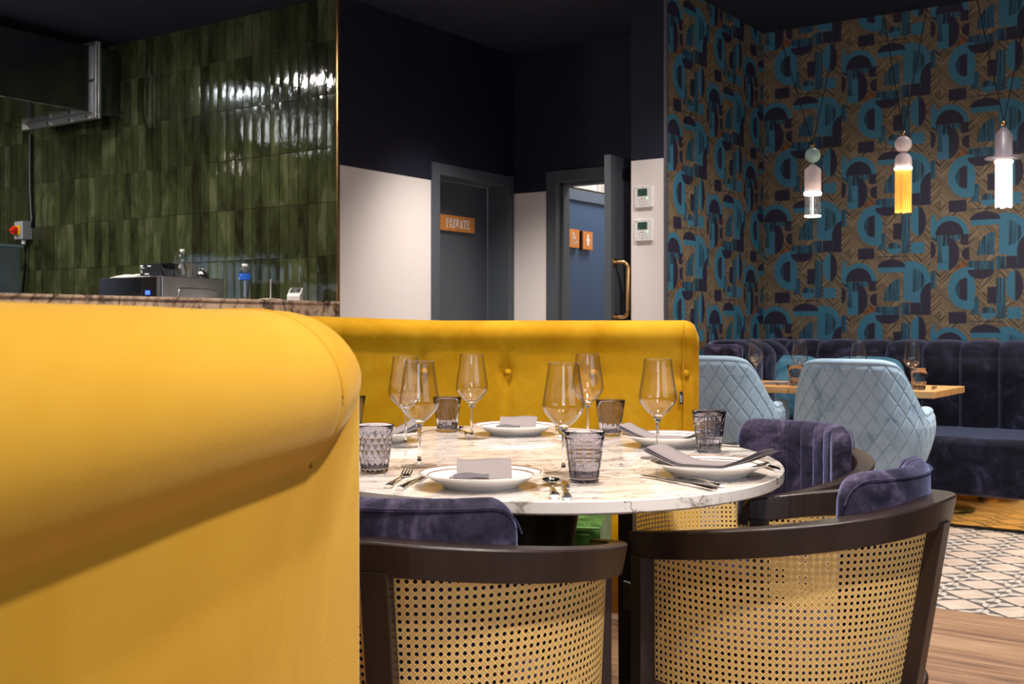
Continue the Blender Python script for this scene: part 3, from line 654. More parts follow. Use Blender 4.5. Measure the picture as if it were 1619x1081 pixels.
def bottle(loc, label, s=1.0, lab=True):
    t = thing('water_bottle', label, 'bottle', loc)
    b = MB(); pr = [(0, 0), (.028, .0), (.0315, .006)]
    for k in range(8): pr += [(.0315, .012+k*.012), (.0295, .018+k*.012)]
    pr += [(.0315, .112), (.0315, .150), (.029, .162), (.020, .176), (.013, .184), (.0125, .19)]
    b.lathe([(r*s, z*s) for r, z in pr], 24); b.build('bottle_body', M['pet'], t)
    b = MB(); b.lathe([(0, .187*s), (.0155*s, .187*s), (.0155*s, .203*s), (0, .203*s)], 20); b.build('cap', M['whitepl'], t)
    if lab:
        b = MB(); b.lathe([(.0322*s, .114*s), (.0322*s, .149*s)], 24); l_ = b.build('label', M['bluelabel'], t)
        b = MB(); 
        for (a, zz, r) in ((-1.9, .122, .006), (-1.35, .14, .003)): disc(b, 0, 0, r, lambda x_, y_, c_: ((.0326*s)*cos(a+x_*20), (.0326*s)*sin(a+x_*20), zz+y_))
        b.build('label_print', M['white'], l_)
bottle((-4.865, 4.363, 1.205), 'clear water bottle with blue label standing on the bar ledge')
t0 = 7.1; bottle((-5.72, 4.62, zt-.02+.02), 'clear water bottle with white cap behind the black box', .95, False)
# bar
t = thing('bar_counter', 'long bar counter faced in brown breccia marble with a thin slab top', 'bar')
b = MB(); b.box(-5.10, UL+.02, -2.4, VG-.006, 1.190, 1.205); b.build('top', M['breccia'], t, bevel=.002)
b = MB(); b.box(-5.05, UL-.012, -2.4, VG-.008, .02, 1.190); b.build('carcass', M['black'], t)
v = VG-.008
for k, L in enumerate((.62, .98, .72, .9, .8, 1.1, .9, 1.2)):
    b = MB(); b.box(UL-.012, UL+.012, v-L+.0015, v, .02, 1.190); b.build('panel', M['breccia'], t); v -= L
# card terminal
t = thing('card_terminal', 'white card payment terminal at the right end of the bar ledge', 'card terminal', (-4.855, 4.745, 1.205), radians(128-90))
b = MB(); rg = []
for (y, z0, z1, wd) in ((-.085, .0, .028, .034), (-.075, 0, .036, .038), (.03, 0, .072, .039), (.065, 0, .082, .037), (.082, 0, .070, .036), (.088, .005, .03, .033)):
    rg.append([(-wd, y, z0), (wd, y, z0), (wd, y, z1), (-wd, y, z1)])
b.loft(rg, True, True, smooth=False); b.build('housing', M['whitepl'], t, bevel=.004)
b = MB(); a0 = (-.03, -.045, .0495); sl = (.082-.036)/(.065+.075)
for (y0, y1, mt) in ((-.04, .055, 0),):
    z_ = lambda y: .036+(y+.075)*sl+.0015
    b.add([(-.030, y0, z_(y0)), (.030, y0, z_(y0)), (.030, y1, z_(y1)), (-.030, y1, z_(y1))], [(0, 1, 2, 3)])
b.build('screen', M['black'], t)
b = MB()
for s in (-1, 1): b.tube([(s*.0392, -.05, .030), (s*.0392, -.02, .038), (s*.0396, .0, .036), (s*.0396, .03, .026), (s*.0392, .075, .03)], .0028, 6)
b.build('grip_strip', M['greybox'], t)
t = thing('receipt_spike', 'thin white receipt spike standing in a flat stack of papers', 'receipt spike', (-4.85, 4.545, 1.205))
b = MB(); b.lathe([(0, 0), (.03, 0), (.03, .003), (0, .003)], 20); b.build('base', M['black'], t)
b = MB(); b.tube([(0, 0, .003), (0, 0, .125)], .0022, 8); b.build('spike', M['whitepl'], t)
b = MB()
for k in range(3):
    a = .3*k; c_, s_ = cos(a), sin(a); q = [(-.035, -.07), (.035, -.07), (.035, .07), (-.035, .07)]
    b.prism([(x*c_-y*s_, x*s_+y*c_) for x, y in q], .004+k*.003, .006+k*.003)
b.build('receipts', M['paper'], t)

# ------------------------------------------------------------------ pendants
def pend_pos(px, v=5.62):
    k = (px-CX)/F; d = FW+RT*k; tt = v/d.y; return d.x*tt, v, tt
def zpx(py, tt): return EYE+(HY-py)*tt/F
def pendant(px, ytop, label, kind, sl, sr):
    u, v, tt = pend_pos(px); z0 = zpx(ytop, tt)
    t = thing('pendant_lamp', label, 'pendant lamp', (u, v, z0), group='tassel pendant lamps'); s = tt/F
    b = MB(); b.lathe([(.0001, .014), (.009, .012), (.014, 0), (.009, -.012), (.0001, -.014)], 16); b.build('bead', M['brass'], t)
    for dx in (sl, sr):
        b = MB(); b.tube([(0, 0, .008), (dx*(CEIL-z0)/1.0, 0, CEIL-z0)], .0026, 6); b.build('cord', M['rubber'], t)
    def ballp(zc, r): return [(r*sin(pi*k/12), zc-r*cos(pi*k/12)) for k in range(13)]
    R = 12.8*s
    if kind == 'cone':
        zc = -14.5*s; b = MB(); b.lathe(ballp(zc, 12*s), 24); b.build('ball', M['mintball'], t)
        za = -26.5*s; b = MB(); b.lathe([(.0001, za), (.003, za), (R, za-11*s), (R, za-47*s), (R-.004, za-47*s)], 32); b.build('shade', M['pinkcase'], t); zb = za-47*s; L = 37*s; mt = M['crystal']
    elif kind == 'dome':
        zc = -16*s; b = MB(); b.lathe(ballp(zc, 13*s), 24); b.build('ball', M['pinkcase'], t)
        za = -29*s; b = MB(); b.lathe([(R*sin(pi/2*k/8), za-13*s*(1-cos(pi/2*k/8))) for k in range(9)]+[(R, za-24*s), (R-.004, za-24*s)], 32); b.build('shade', M['pinkcase'], t); zb = za-24*s; L = 70*s; mt = M['goldstrand']
    else:
        za = -5*s; b = MB(); b.lathe([(.0001, za), (.012, za-2*s), (R*1.02, za-14*s), (R*1.02, za-46*s), (R*2.2, za-49*s), (R*2.2, za-51*s), (R, za-50*s)], 32); b.build('shade', M['greycase'], t); zb = za-54*s; L = 73*s; mt = M['whitestrand']
        b = MB(); b.lathe([(R*.95, za-49*s), (R*.95, zb)], 24); b.build('collar', M['pinkcase'], t)
    b = MB(); b.lathe([(R*.96, zb+.002), (R*1.06, zb), (R*1.06, zb-.010), (R*.96, zb-.012), (R*.6, zb-.008), (R*.6, zb-.002)], 32); b.build('light_ring', M['ledring'], t)
    b = MB(); n_ = 24 if kind != 'cone' else 20
    for k in range(n_):
        a = 2*pi*k/n_; rr_ = R*.93; L_ = L*(1+random.uniform(-.015, .02)); wob = random.uniform(-.002, .002)
        b.tube([(rr_*cos(a), rr_*sin(a), zb-.006), ((rr_+wob)*cos(a), (rr_+wob)*sin(a), zb-L_)], .0026, 6)
    for k in range(n_//2):
        a = 2*pi*k/(n_//2)+.1; rr_ = R*.6; b.tube([(rr_*cos(a), rr_*sin(a), zb-.006), (rr_*cos(a), rr_*sin(a), zb-L)], .0026, 6)
    o = b.build('glass_tassel', mt, t); o['kind'] = 'stuff'
    if kind == 'cone':
        b = MB(); b.tube([(0, 0, zb-.01), (0, 0, zb-L*.9)], .004, 8); b.build('light_core', M['ledring'], t)
        b = MB(); b.lathe([(R*.86, zb-L-.003), (R*.98, zb-L-.003), (R*.98, zb-L+.003), (R*.86, zb-L+.003)], 24); b.build('end_ring', M['ledring'], t)
    elif kind == 'brim':
        b = MB(); b.tube([(0, 0, zb-.01), (0, 0, zb-L*.8)], R*.42, 12); b.build('light_core', M['ledcore'], t)
    lp = bpy.data.lights.new('pendant_glow', 'POINT'); lp.energy = 7 if kind == 'brim' else 4; lp.color = (1, .86, .66) ; lp.shadow_soft_size = .04
    lo = bpy.data.objects.new('pendant_glow', lp); COL.objects.link(lo); lo.location = (u, v, z0+zb-L-.06)
pendant(1285, 231, 'pendant lamp with mint ball, pink pencil-shaped shade and clear tassel', 'cone', -.300, .225)
pendant(1428, 212, 'pendant lamp with pink ball, domed shade and golden tassel', 'dome', -.16, .19)
pendant(1587, 195, 'pendant lamp with grey bell shade, wide brim and glowing white tassel', 'brim', -.20, .20)

# ------------------------------------------------------------------ midnight banquette
BZ = .957
t = thing('corner_banquette', 'midnight blue velvet banquette with tall fluted back along the papered wall', 'banquette')
CH = .2135; x0 = -2.475
def channel(u0, u1, par, axis='X', back=VW-.012, th=.30, zt_=BZ, z0=.42, base=None):
    """one padded flute: front face bulges, top rolls over"""
    b = MB(); n = 12; rg = []
    path = [(0, z0, .0), (0, z0+.05, .0), (0, .62, .0), (0, .78, .0), (0, zt_-.09, .0)]
    for k in range(7): a = pi/2*k/6; path.append((.09*(1-cos(a)), zt_-.09+.09*sin(a), 0))
    path += [(.18, zt_, 0), (.24, zt_-.01, 0), (th, zt_-.06, 0), (th, z0, 0)]
    for (d, z, _) in path:
        ring = []
        for i in range(n+1):
            f_ = i/n; bul = .050*(1-abs(2*f_-1)**2.6)**.6; uu = u0+(u1-u0)*f_
            kz = 1 if d < .001 else max(0, 1-d/.12)
            zz = z+bul*.42*(1-kz)*(1 if d > .02 and d < .27 else 0)
            ln = .06*(z-z0)/(zt_-z0)
            dd = d+.05-bul*kz+ln*0
            ring.append((uu, back-th+dd-.05+.04*(1-(z-z0)/.54 if z < zt_ else 0)*0, zz) if axis == 'X' else (back+th-dd+.05, uu, zz))
        rg.append(ring)
    b.loft(rg, False, False); return b.build('back_flute', M['navy2'], par)
k = -1
u = x0-CH*2
while u < 2.2: channel(u, u+CH, t); u += CH
# short return along the side wall
vv = 6.28
while vv < 6.9: channel(vv, vv+.2135, t, 'Y', UC1+.03, .25); vv += .2135
def rbox_loft(x0, x1, y0, y1, z0, z1, r, n=5):
    rings = []
    def ring(ins, z):
        p = []
        rr2 = max(r-ins, .002)
        for (cx_, cy_, a) in ((x1-r, y1-r, 0), (x0+r, y1-r, 90), (x0+r, y0+r, 180), (x1-r, y0+r, 270)):
            for k_ in range(n+1): q = radians(a+90*k_/n); p.append((cx_+rr2*cos(q), cy_+rr2*sin(q), z))
        return p
    for k_ in range(n+1): a = pi/2*k_/n; rings.append(ring(r*(1-sin(a)), z0+r*(1-cos(a))))
    for k_ in range(n+1): a = pi/2*k_/n; rings.append(ring(r*(1-cos(a)), z1-r+r*sin(a)))
    return rings
b = MB(); b.loft(rbox_loft(UC1+.26, 2.2, 6.19, 6.98, .17, .475, .045), True, True); b.build('seat', M['navy2'], t)
b = MB(); b.loft(rbox_loft(UC1+.03, UC1+.275, 6.20, 6.30, .17, BZ-.005, .045), True, True); b.build('end_panel', M['navy'], t)
b = MB(); b.box(UC1+.02, 2.2, 6.235, 6.245, .012, .172); b.build('kickplate', M['brassmirror'], t)
b = MB(); b.box(UC1+.02, 2.2, 6.22, 6.25, 0, .012); b.build('plinth', M['blackmetal'], t)
def pillow(u, v, z, wd, hg, th, label, rx, rz):
    b = MB(); n, mm = 18, 12; rg = []
    for i in range(mm+1):
        ph = -pi/2+pi*i/mm; ring = []
        for k_ in range(2*n):
            a = 2*pi*k_/(2*n); c_, s_ = cos(a), sin(a)
            ex = lambda q, e: (abs(q)**e)*(1 if q >= 0 else -1)
            rad = cos(ph)**.55 if cos(ph) > 0 else 0
            ring.append((wd/2*rad*ex(c_, .45), th/2*ex(sin(ph), .9), hg/2*rad*ex(s_, .45)))
        rg.append(ring)
    b.loft(rg, True, False); o = b.build('scatter_cushion', M['aqua'], None, (u, v, z), rot=(rx, 0, rz)); return tag(o, label, 'cushion', 'aqua cushions on the banquette')
pillow(-2.62, 6.76, .68, .46, .40, .15, 'aqua velvet cushion leaning on the banquette between the two quilted chairs', -.2, .04)
pillow(-2.125, 6.76, .68, .46, .40, .15, 'aqua velvet cushion leaning on the banquette behind the nearer quilted chair', -.2, -.05)

# ------------------------------------------------------------------ far oak table
FT = .765; fu0, fu1, fv0, fv1 = -2.70, -1.335, 5.24, 5.80
t = thing('dining_table', 'rectangular oak topped table in front of the midnight banquette', 'table', ((fu0+fu1)/2, (fv0+fv1)/2, 0))
hx_, hy_ = (fu1-fu0)/2, (fv1-fv0)/2
b = MB(); b.box(-hx_, -.002, -hy_, hy_, FT-.032, FT); b.build('tabletop', M['oak'], t, bevel=.003)
b = MB(); b.box(.002, hx_, -hy_, hy_, FT-.032, FT); b.build('tabletop', M['oak'], t, bevel=.003)
for s in (-1, 1):
    b = MB(); b.tube([(s*hx_*.5, .17, .02), (s*hx_*.5, .17, FT-.032)], .035, 16); b.build('column', M['blackmetal'], t)
    b = MB(); b.lathe([(0, 0), (.17, 0), (.17, .012), (.05, .022), (0, .022)], 32, (s*hx_*.5, .17, 0)); b.build('foot', M['blackmetal'], t)

# ------------------------------------------------------------------ glassware
def wine_profile():
    out = [(.0315, .225), (.0335, .205), (.0385, .172), (.0432, .142), (.0428, .134), (.0375, .122), (.0245, .106), (.0125, .096), (.0060, .088), (.0042, .080)]
    return out
def make_wineglass(stem_mat=None):
    t = thing('wine_glass', 'x', 'wine glass')
    b = MB(); o_ = wine_profile()[:8]; sm = []
    for (r0, z0), (r1, z1) in zip(o_[:-1], o_[1:]):
        for k in range(3): sm.append((r0+(r1-r0)*k/3, z0+(z1-z0)*k/3))
    sm.append(o_[-1]); inn = [(max(r-.0011, .0002), z) for r, z in sm if z > .100]; inn = inn[::-1]
    inn = [(.0002, .0995)]+inn
    b.lathe(sm[::-1][:1]+[], 4) if False else None
    b.lathe(inn+[(.0309, .2256), (.0315, .225)]+sm[1:], 40); b.build('bowl', M['crystal'], t)
    b = MB(); b.lathe([(.0001, .0990), (.0124, .0962), (.0080, .090), (.0050, .083), (.0037, .072), (.0034, .050), (.0036, .024), (.0046, .012), (.0001, .0115)], 32); b.build('stem', M['stemglass'], t)
    b = MB(); b.lathe([(.0038, .016), (.0060, .0095), (.011, .006), (.022, .0034), (.0395, .0016), (.0405, .0009), (.0395, .0002), (.0001, .0002)], 40); b.build('foot', M['crystal'], t)
    return t
def make_tumbler(kind='grid', mat='smoke'):
    t = thing('water_tumbler', 'x', 'tumbler'); H = .098; r0, r1 = .0275, .0405
    N = 120; NZ = 48
    def rad(a, z):
        f_ = z/H; r = r0+(r1-r0)*f_
        if z < .008 or z > H-.010: return r
        if kind == 'grid':
            ga = abs(((a/(2*pi)*12) % 1)-.5); gz = abs((((z-.008)/(H-.018)*5) % 1)-.5)
            d_ = max(0, 1-(.5-ga)/.13) if ga > .37 else 0; e_ = max(0, 1-(.5-gz)/.12) if gz > .38 else 0
            return r-.0019*max(d_, e_)
        elif kind == 'facet':
            ga = abs(((a/(2*pi)*14) % 1)-.5)*2; return r-.0018*ga**2*(1 if z < H*.62 else .2)
        else:
            q = a/(2*pi)*16; s1 = abs(((q+f_*4) % 1)-.5)*2; s2 = abs(((q-f_*4) % 1)-.5)*2; return r-.0028*max(s1, s2)**2*(.3+.7*min(1, (H-z)/.03))
    b = MB(); rings = []
    out = [H*k/NZ for k in range(NZ+1)]
    rings.append([(.0001*cos(2*pi*k/N), .0001*sin(2*pi*k/N), .001) for k in range(N)])
    rings.append([((r0-.003)*cos(2*pi*k/N), (r0-.003)*sin(2*pi*k/N), 0.0) for k in range(N)])
    for z in out: rings.append([(rad(2*pi*k/N, z)*cos(2*pi*k/N), rad(2*pi*k/N, z)*sin(2*pi*k/N), max(z, .0008)) for k in range(N)])
    for (dr, z) in ((-.0008, H+.0006), (-.0018, H)): rings.append([((r1+dr)*cos(2*pi*k/N), (r1+dr)*sin(2*pi*k/N), z) for k in range(N)])
    for z in (.07, .04, .015): rings.append([((r0+(r1-r0)*z/H-.0032)*cos(2*pi*k/N), (r0+(r1-r0)*z/H-.0032)*sin(2*pi*k/N), z) for k in range(N)])
    rings.append([((r0-.006)*cos(2*pi*k/N), (r0-.006)*sin(2*pi*k/N), .0105) for k in range(N)])
    rings.append([(.0001*cos(2*pi*k/N), .0001*sin(2*pi*k/N), .0098) for k in range(N)])
    b.loft(rings, True, False); b.build('tumbler_body', M[mat], t); return t
def P_on(px, py, z):
    tt = (EYE-z)*F/(py-HY); return W((px-CX)/F*tt, tt, z)
def at(px, tt, z): return W((px-CX)/F*tt, tt, z)
TZ = .76
wine0 = make_wineglass()
wines = [(at(663, 2.41, TZ), 'stemmed wine glass at the front left, just behind the front plate, overlapping another'),
 (at(641, 2.80, TZ), 'stemmed wine glass partly hidden behind the front left wine glass'),
 (at(746, 3.00, TZ), 'stemmed wine glass standing left of the rear plate, before the yellow sofa'),
 (at(891, 2.30, TZ), 'nearest stemmed wine glass right of the front plate, beside the gridded tumbler'),
 (at(929, 3.00, TZ), 'stemmed wine glass right of the rear plate, partly behind the nearest wine glass'),
 (at(1040, 2.56, TZ), 'rightmost stemmed wine glass on the marble table, over the right hand plates')]
for i, (p, l) in enumerate(wines):
    if i == 0: wine0.location = p; wine0['label'] = l; wine0['group'] = 'wine glasses on the marble table'
    else: dup(wine0, p, 0, l, 'wine glasses on the marble table')
def at_v(px, v, z):
    k_ = (px-CX)/F; d = FW+RT*k_; tt = v/d.y; return Vector((d.x*tt, v, z))
for px, v, l in ((1195, 5.58, 'leftmost stemmed glass on the oak table, above the farther quilted chair'), (1264, 5.55, 'stemmed glass on the oak table beside a tumbler, between the quilted chairs'),
                 (1357, 5.62, 'stemmed glass on the oak table just above the nearer quilted chair back'), (1442, 5.5, 'rightmost stemmed glass on the oak table, beside a tumbler')):
    dup(wine0, at_v(px, v, FT), 0, l, 'wine glasses on the oak table')
tg = make_tumbler('grid'); tf = make_tumbler('facet'); td = make_tumbler('diamond')
GRP = 'smoked tumblers on the marble table'
td.location = at(592, 2.31, TZ); tag(td, 'smoky tumbler with diamond cut sides at the left edge of the marble table', group=GRP)
tf.location = at(707, 3.2, TZ); tag(tf, 'smoky faceted tumbler at the back left of the marble table', group=GRP)
tg.location = at(924, 2.17, TZ); tag(tg, 'smoky gridded tumbler nearest the camera, right of the front plate', group=GRP)
dup(tf, at(965, 3.08, TZ), .4, 'smoky faceted tumbler at the back, left of the rear right plate', GRP)
dup(tg, at(1121, 2.68, TZ), .3, 'smoky gridded tumbler at the right of the marble table, between two plates', GRP)
dup(tf, at(556, 3.25, TZ), .7, 'smoky tumbler mostly hidden behind the foreground sofa and the diamond cut tumbler', GRP)
tfar = make_tumbler('facet', 'smoke'); GR2 = 'tumblers on the oak table'
tfar.location = at_v(1258, 5.42, FT); tag(tfar, 'tumbler on the oak table seen between the two quilted chairs', group=GR2)
dup(tfar, at_v(1453, 5.36, FT), .3, 'tumbler on the oak table right of the nearer quilted chair', GR2)

# ------------------------------------------------------------------ marble table
tc = W(-.008, 2.663, 0); trz = TH+radians(107.7)
t = thing('dining_table', 'large oval white marble topped table laid for dinner', 'table', tc, trz)
b = MB(); rg = []; A_, B_ = .746, .585
for (ins, z) in ((.012, TZ-.026), (.0015, TZ-.0225), (0, TZ-.0205), (0, TZ-.0018), (.0018, TZ)):
    rg.append([((A_-ins)*cos(2*pi*k/256), (B_-ins)*sin(2*pi*k/256), z) for k in range(256)])
b.loft(rg, True, True, smooth=False); b.build('tabletop', M['marble'], t)
b = MB(); b.loft([[(.30*c_*cos(2*pi*k/48), .22*c_*sin(2*pi*k/48), z) for k in range(48)] for c_, z in ((1.0, 0), (1.0, .03), (.62, .06), (.55, .4), (.75, .68), (1.1, .729))], True, True); b.build('pedestal', M['blackmetal'], t)

# ------------------------------------------------------------------ plates, napkins, cutlery
def make_plate():
    t = thing('dinner_plate', 'x', 'plate'); b = MB(); n = 96
    def sc(a, z): return 1+.016*(abs(sin(a*6))-.5)*max(0, (z-.012)/.014)
    pr = [(.0001, .003), (.062, .003), (.066, .0), (.070, .0), (.072, .004), (.082, .010), (.100, .020), (.1165, .0262), (.1175, .0275), (.1165, .0285), (.104, .0245), (.085, .0150), (.076, .0092), (.070, .0075), (.0001, .0070)]
    b.lathe(pr, n, mod=sc); b.build('dish', M['porcelain'], t)
    for (r, z, dr) in ((.1135, .0279, .0012), (.099, .0228, .0008)):
        b = MB(); rg = [[((r+q)*(1+.016*(abs(sin(a*6))-.5)*max(0, (z-.012)/.014))*cos(a), (r+q)*(1+.016*(abs(sin(a*6))-.5)*max(0, (z-.012)/.014))*sin(a), z+h_) for a in [2*pi*k/n for k in range(n)]] for q, h_ in ((-dr, -.0004), (-dr*.6, .0004), (dr*.6, .0008), (dr, .0002))]
        b.loft(rg, True, False); b.build('brown_line', M['brownline'], t)
    return t
plate0 = make_plate(); PG = 'dinner plates on the marble table'
plates = [((760, 2.11), 'front dinner plate with a napkin, nearest the camera'), ((815, 3.13), 'rear dinner plate with a napkin, before the yellow sofa'),
          ((1122, 2.26), 'right hand dinner plate with a grey napkin draped across it'), ((1058, 2.83), 'dinner plate at the back right, behind the gridded tumbler'),
          ((597, 2.93), 'dinner plate at the far left, behind two wine glasses')]
pp = []
for i, ((px, tt), l) in enumerate(plates):
    p = at(px, tt, TZ); pp.append(p)
    if i == 0: plate0.location = p; plate0['label'] = l; plate0['group'] = PG
    else: dup(plate0, p, i*.35, l, PG)
def napkin_mesh():
    """folded cloth: broad top leaf sloping up to the back, stacked folds at its front"""
    t = thing('napkin', 'x', 'napkin'); b = MB(); n = 14
    def leaf(x0, x1, prof, th):
        rg = []
        for i in range(n+1):
            f_ = i/n; x = x0+(x1-x0)*f_; rg.append([(x, y, z+.0015*sin(f_*7+y*60)) for y, z in prof]+[(x, y, z-th+.0015*sin(f_*7+y*60)) for y, z in prof[::-1]])
        b.loft(rg, True, True)
    leaf(-.045, .058, [(-.052, .016), (-.03, .019), (0, .026), (.03, .036), (.05, .042)], .0018); b.build('leaf', M['linen'], t)
    for k in range(4):
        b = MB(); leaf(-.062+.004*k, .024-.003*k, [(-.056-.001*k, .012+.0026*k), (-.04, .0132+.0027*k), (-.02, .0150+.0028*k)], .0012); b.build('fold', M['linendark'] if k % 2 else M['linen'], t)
    return t
nap0 = napkin_mesh(); NG = 'grey folded napkins on the plates'
nap0.location = pp[0]+Vector((0, 0, .004)); nap0.rotation_euler = (0, 0, TH+.03); tag(nap0, 'grey napkin folded on the front plate', group=NG)
dup(nap0, pp[1]+Vector((0, 0, .004)), TH-.08, 'grey napkin folded on the rear plate before the yellow sofa', NG)
def drape_napkin(p, rz, label):
    """napkin lying across a plate from rim to rim, ends lifted by the rim"""
    t = thing('napkin', label, 'napkin', p, rz, NG); n = 24
    for k in range(3):
        b = MB(); rg = []; wd = .050-.004*k
        for i in range(n+1):
            f_ = -1+2*i/n; x = f_*(.117-.004*k); s_ = abs(f_); z = .012+.0022*k+.030*max(0, (s_-.35)/.65)**1.3
            sk = .02*f_
            rg.append([(x, sk-wd-.0, z), (x, sk-wd*.3, z+.0015), (x, sk+wd*.4, z+.0015), (x, sk+wd, z), (x, sk+wd, z-.0014), (x, sk-wd, z-.0014)])
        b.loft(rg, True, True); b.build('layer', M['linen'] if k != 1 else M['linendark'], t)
drape_napkin(pp[2]+Vector((0, 0, .010)), TH-radians(35), 'grey napkin draped rim to rim across the right hand plate')
drape_napkin(pp[3]+Vector((0, 0, .006)), TH-radians(25), 'grey napkin draped across the back right plate')
drape_napkin(pp[4]+Vector((0, 0, .006)), TH+radians(20), 'grey napkin draped across the far left plate')
def make_fork():
    b = MB(); pts = [(0, -.100, .004), (0, -.09, .0045), (0, -.04, .007), (0, .02, .006), (0, .040, .0035), (0, .052, .003)]
    b.tube(pts, [.0075, .0082, .0034, .0026, .0034, .008], 10, flat=.42)
    b.tube([(0, .050, .003), (0, .062, .003), (0, .070, .004)], [.008, .0115, .0108], 10, flat=.15)
    for k in range(4):
        x = -.0090+.006*k; b.tube([(x, .066, .0042), (x, .085, .0085), (x*.95, .100, .0125)], [.0019, .0017, .0008], 6)
    return b.mesh('fork', M['chrome'])
def make_knife():
    b = MB(); b.tube([(0, -.110, .004), (0, -.10, .0045), (0, -.05, .006), (0, 0, .005)], [.0078, .0085, .0045, .0036], 10, flat=.5)
    rg = []
    for k in range(9):
        f_ = k/8; y = f_*.11; wd = .009*(1-f_**5*.85); rg.append([(-.004, y, .003), (.0-.004+wd*1.6, y, .0045), (-.004+wd*1.6, y, .0052), (-.004, y, .0052)])
    b.loft(rg, True, True); return b.mesh('knife', M['chrome'])
def make_spoon():
    b = MB(); b.tube([(0, -.105, .005), (0, -.096, .0055), (0, -.05, .0065), (0, .03, .006), (0, .045, .004)], [.0085, .0095, .0045, .0028, .003], 12, flat=.6)
    rg = []
    for k in range(13):
        f_ = k/12; a = pi*f_; y = .068-.030*cos(a); wd = max(.0006, .0185*sin(a)**.8)
        rg.append([(wd*c_, y, .0105-.007*sin(a)*(1-c_*c_)-.0) for c_ in (-1, -.66, -.33, 0, .33, .66, 1)])
    b.loft(rg, False, False); m_ = b.mesh('spoon', M['chrome']); return m_
FK, KN, SP = make_fork(), make_knife(), make_spoon()
def cut(name, me, px0, py0, px1, py1, label, z=TZ, group='steel cutlery on the marble table'):
    """handle end at (px0,py0), tip at (px1,py1) as seen on the table plane"""
    a = P_on(px0, py0, z); c_ = P_on(px1, py1, z); d = (c_-a); o = bpy.data.objects.new(name, me); COL.objects.link(o)
    d.normalize(); o.location = a+d*.108; o.location.z = z; o.rotation_euler = (0, 0, atan2(d.y, d.x)-pi/2)
    return tag(o, label, 'cutlery', group)
cut('fork', FK, 612, 773, 664, 738, 'steel fork left of the front plate, crossing over a knife')
cut('knife', KN, 632, 775, 690, 745, 'steel knife at the left of the front plate beside a fork')
cut('spoon', SP, 877, 789, 869, 752, 'polished spoon right of the front plate with handle end towards the camera')
cut('knife', KN, 897, 790, 886, 752, 'polished knife beside the spoon, handle end towards the camera')
cut('fork', FK, 1146, 772, 1003, 738, 'steel fork in front of the right hand plate, tines pointing left')
cut('knife', KN, 1128, 776, 985, 748, 'steel knife lying along the fork before the right hand plate')
cut('fork', FK, 1175, 707, 1070, 702, 'steel fork behind the gridded tumbler on the right')
cut('knife', KN, 1228, 744, 1190, 733, 'steel knife showing its handle beyond the right hand plate')
cut('fork', FK, 655, 689, 708, 678, 'steel fork lying by the back left tumbler')
cut('spoon', SP, 742, 690, 720, 678, 'steel spoon between the back left tumbler and a wine glass')
cut('fork', FK, 886, 692, 884, 676, 'steel fork at the right of the rear plate')
cut('knife', KN, 1010, 692, 988, 686, 'steel knife at the left of the back right plate')
# far table settings
def folded(px, v, label):
    b = MB(); b.box(-.06, .06, -.05, .05, 0, .006); b.box(-.055, .055, -.045, .048, .006, .012)
    o = b.build('napkin', M['linen'], None, at_v(px, v, FT+.0), .1, .002); tag(o, label, 'napkin', 'napkins on the oak table')
folded(1229, 5.45, 'pale napkin on the oak table beside the farther quilted chair'); folded(1428, 5.55, 'pale napkin on the oak table near the right end')
def cutfar(me, name, px, v, rz, label):
    o = bpy.data.objects.new(name, me); COL.objects.link(o); o.location = at_v(px, v, FT); o.rotation_euler = (0, 0, rz); tag(o, label, 'cutlery', 'cutlery on the oak table')
cutfar(FK, 'fork', 1476, 5.45, .2, 'dark looking fork right of the far tumbler on the oak table'); cutfar(KN, 'knife', 1432, 5.33, -.6, 'knife at the front edge of the oak table by the tumbler'); cutfar(FK, 'fork', 1240, 5.33, .9, 'fork on the oak table left of the tumbler between the quilted chairs')

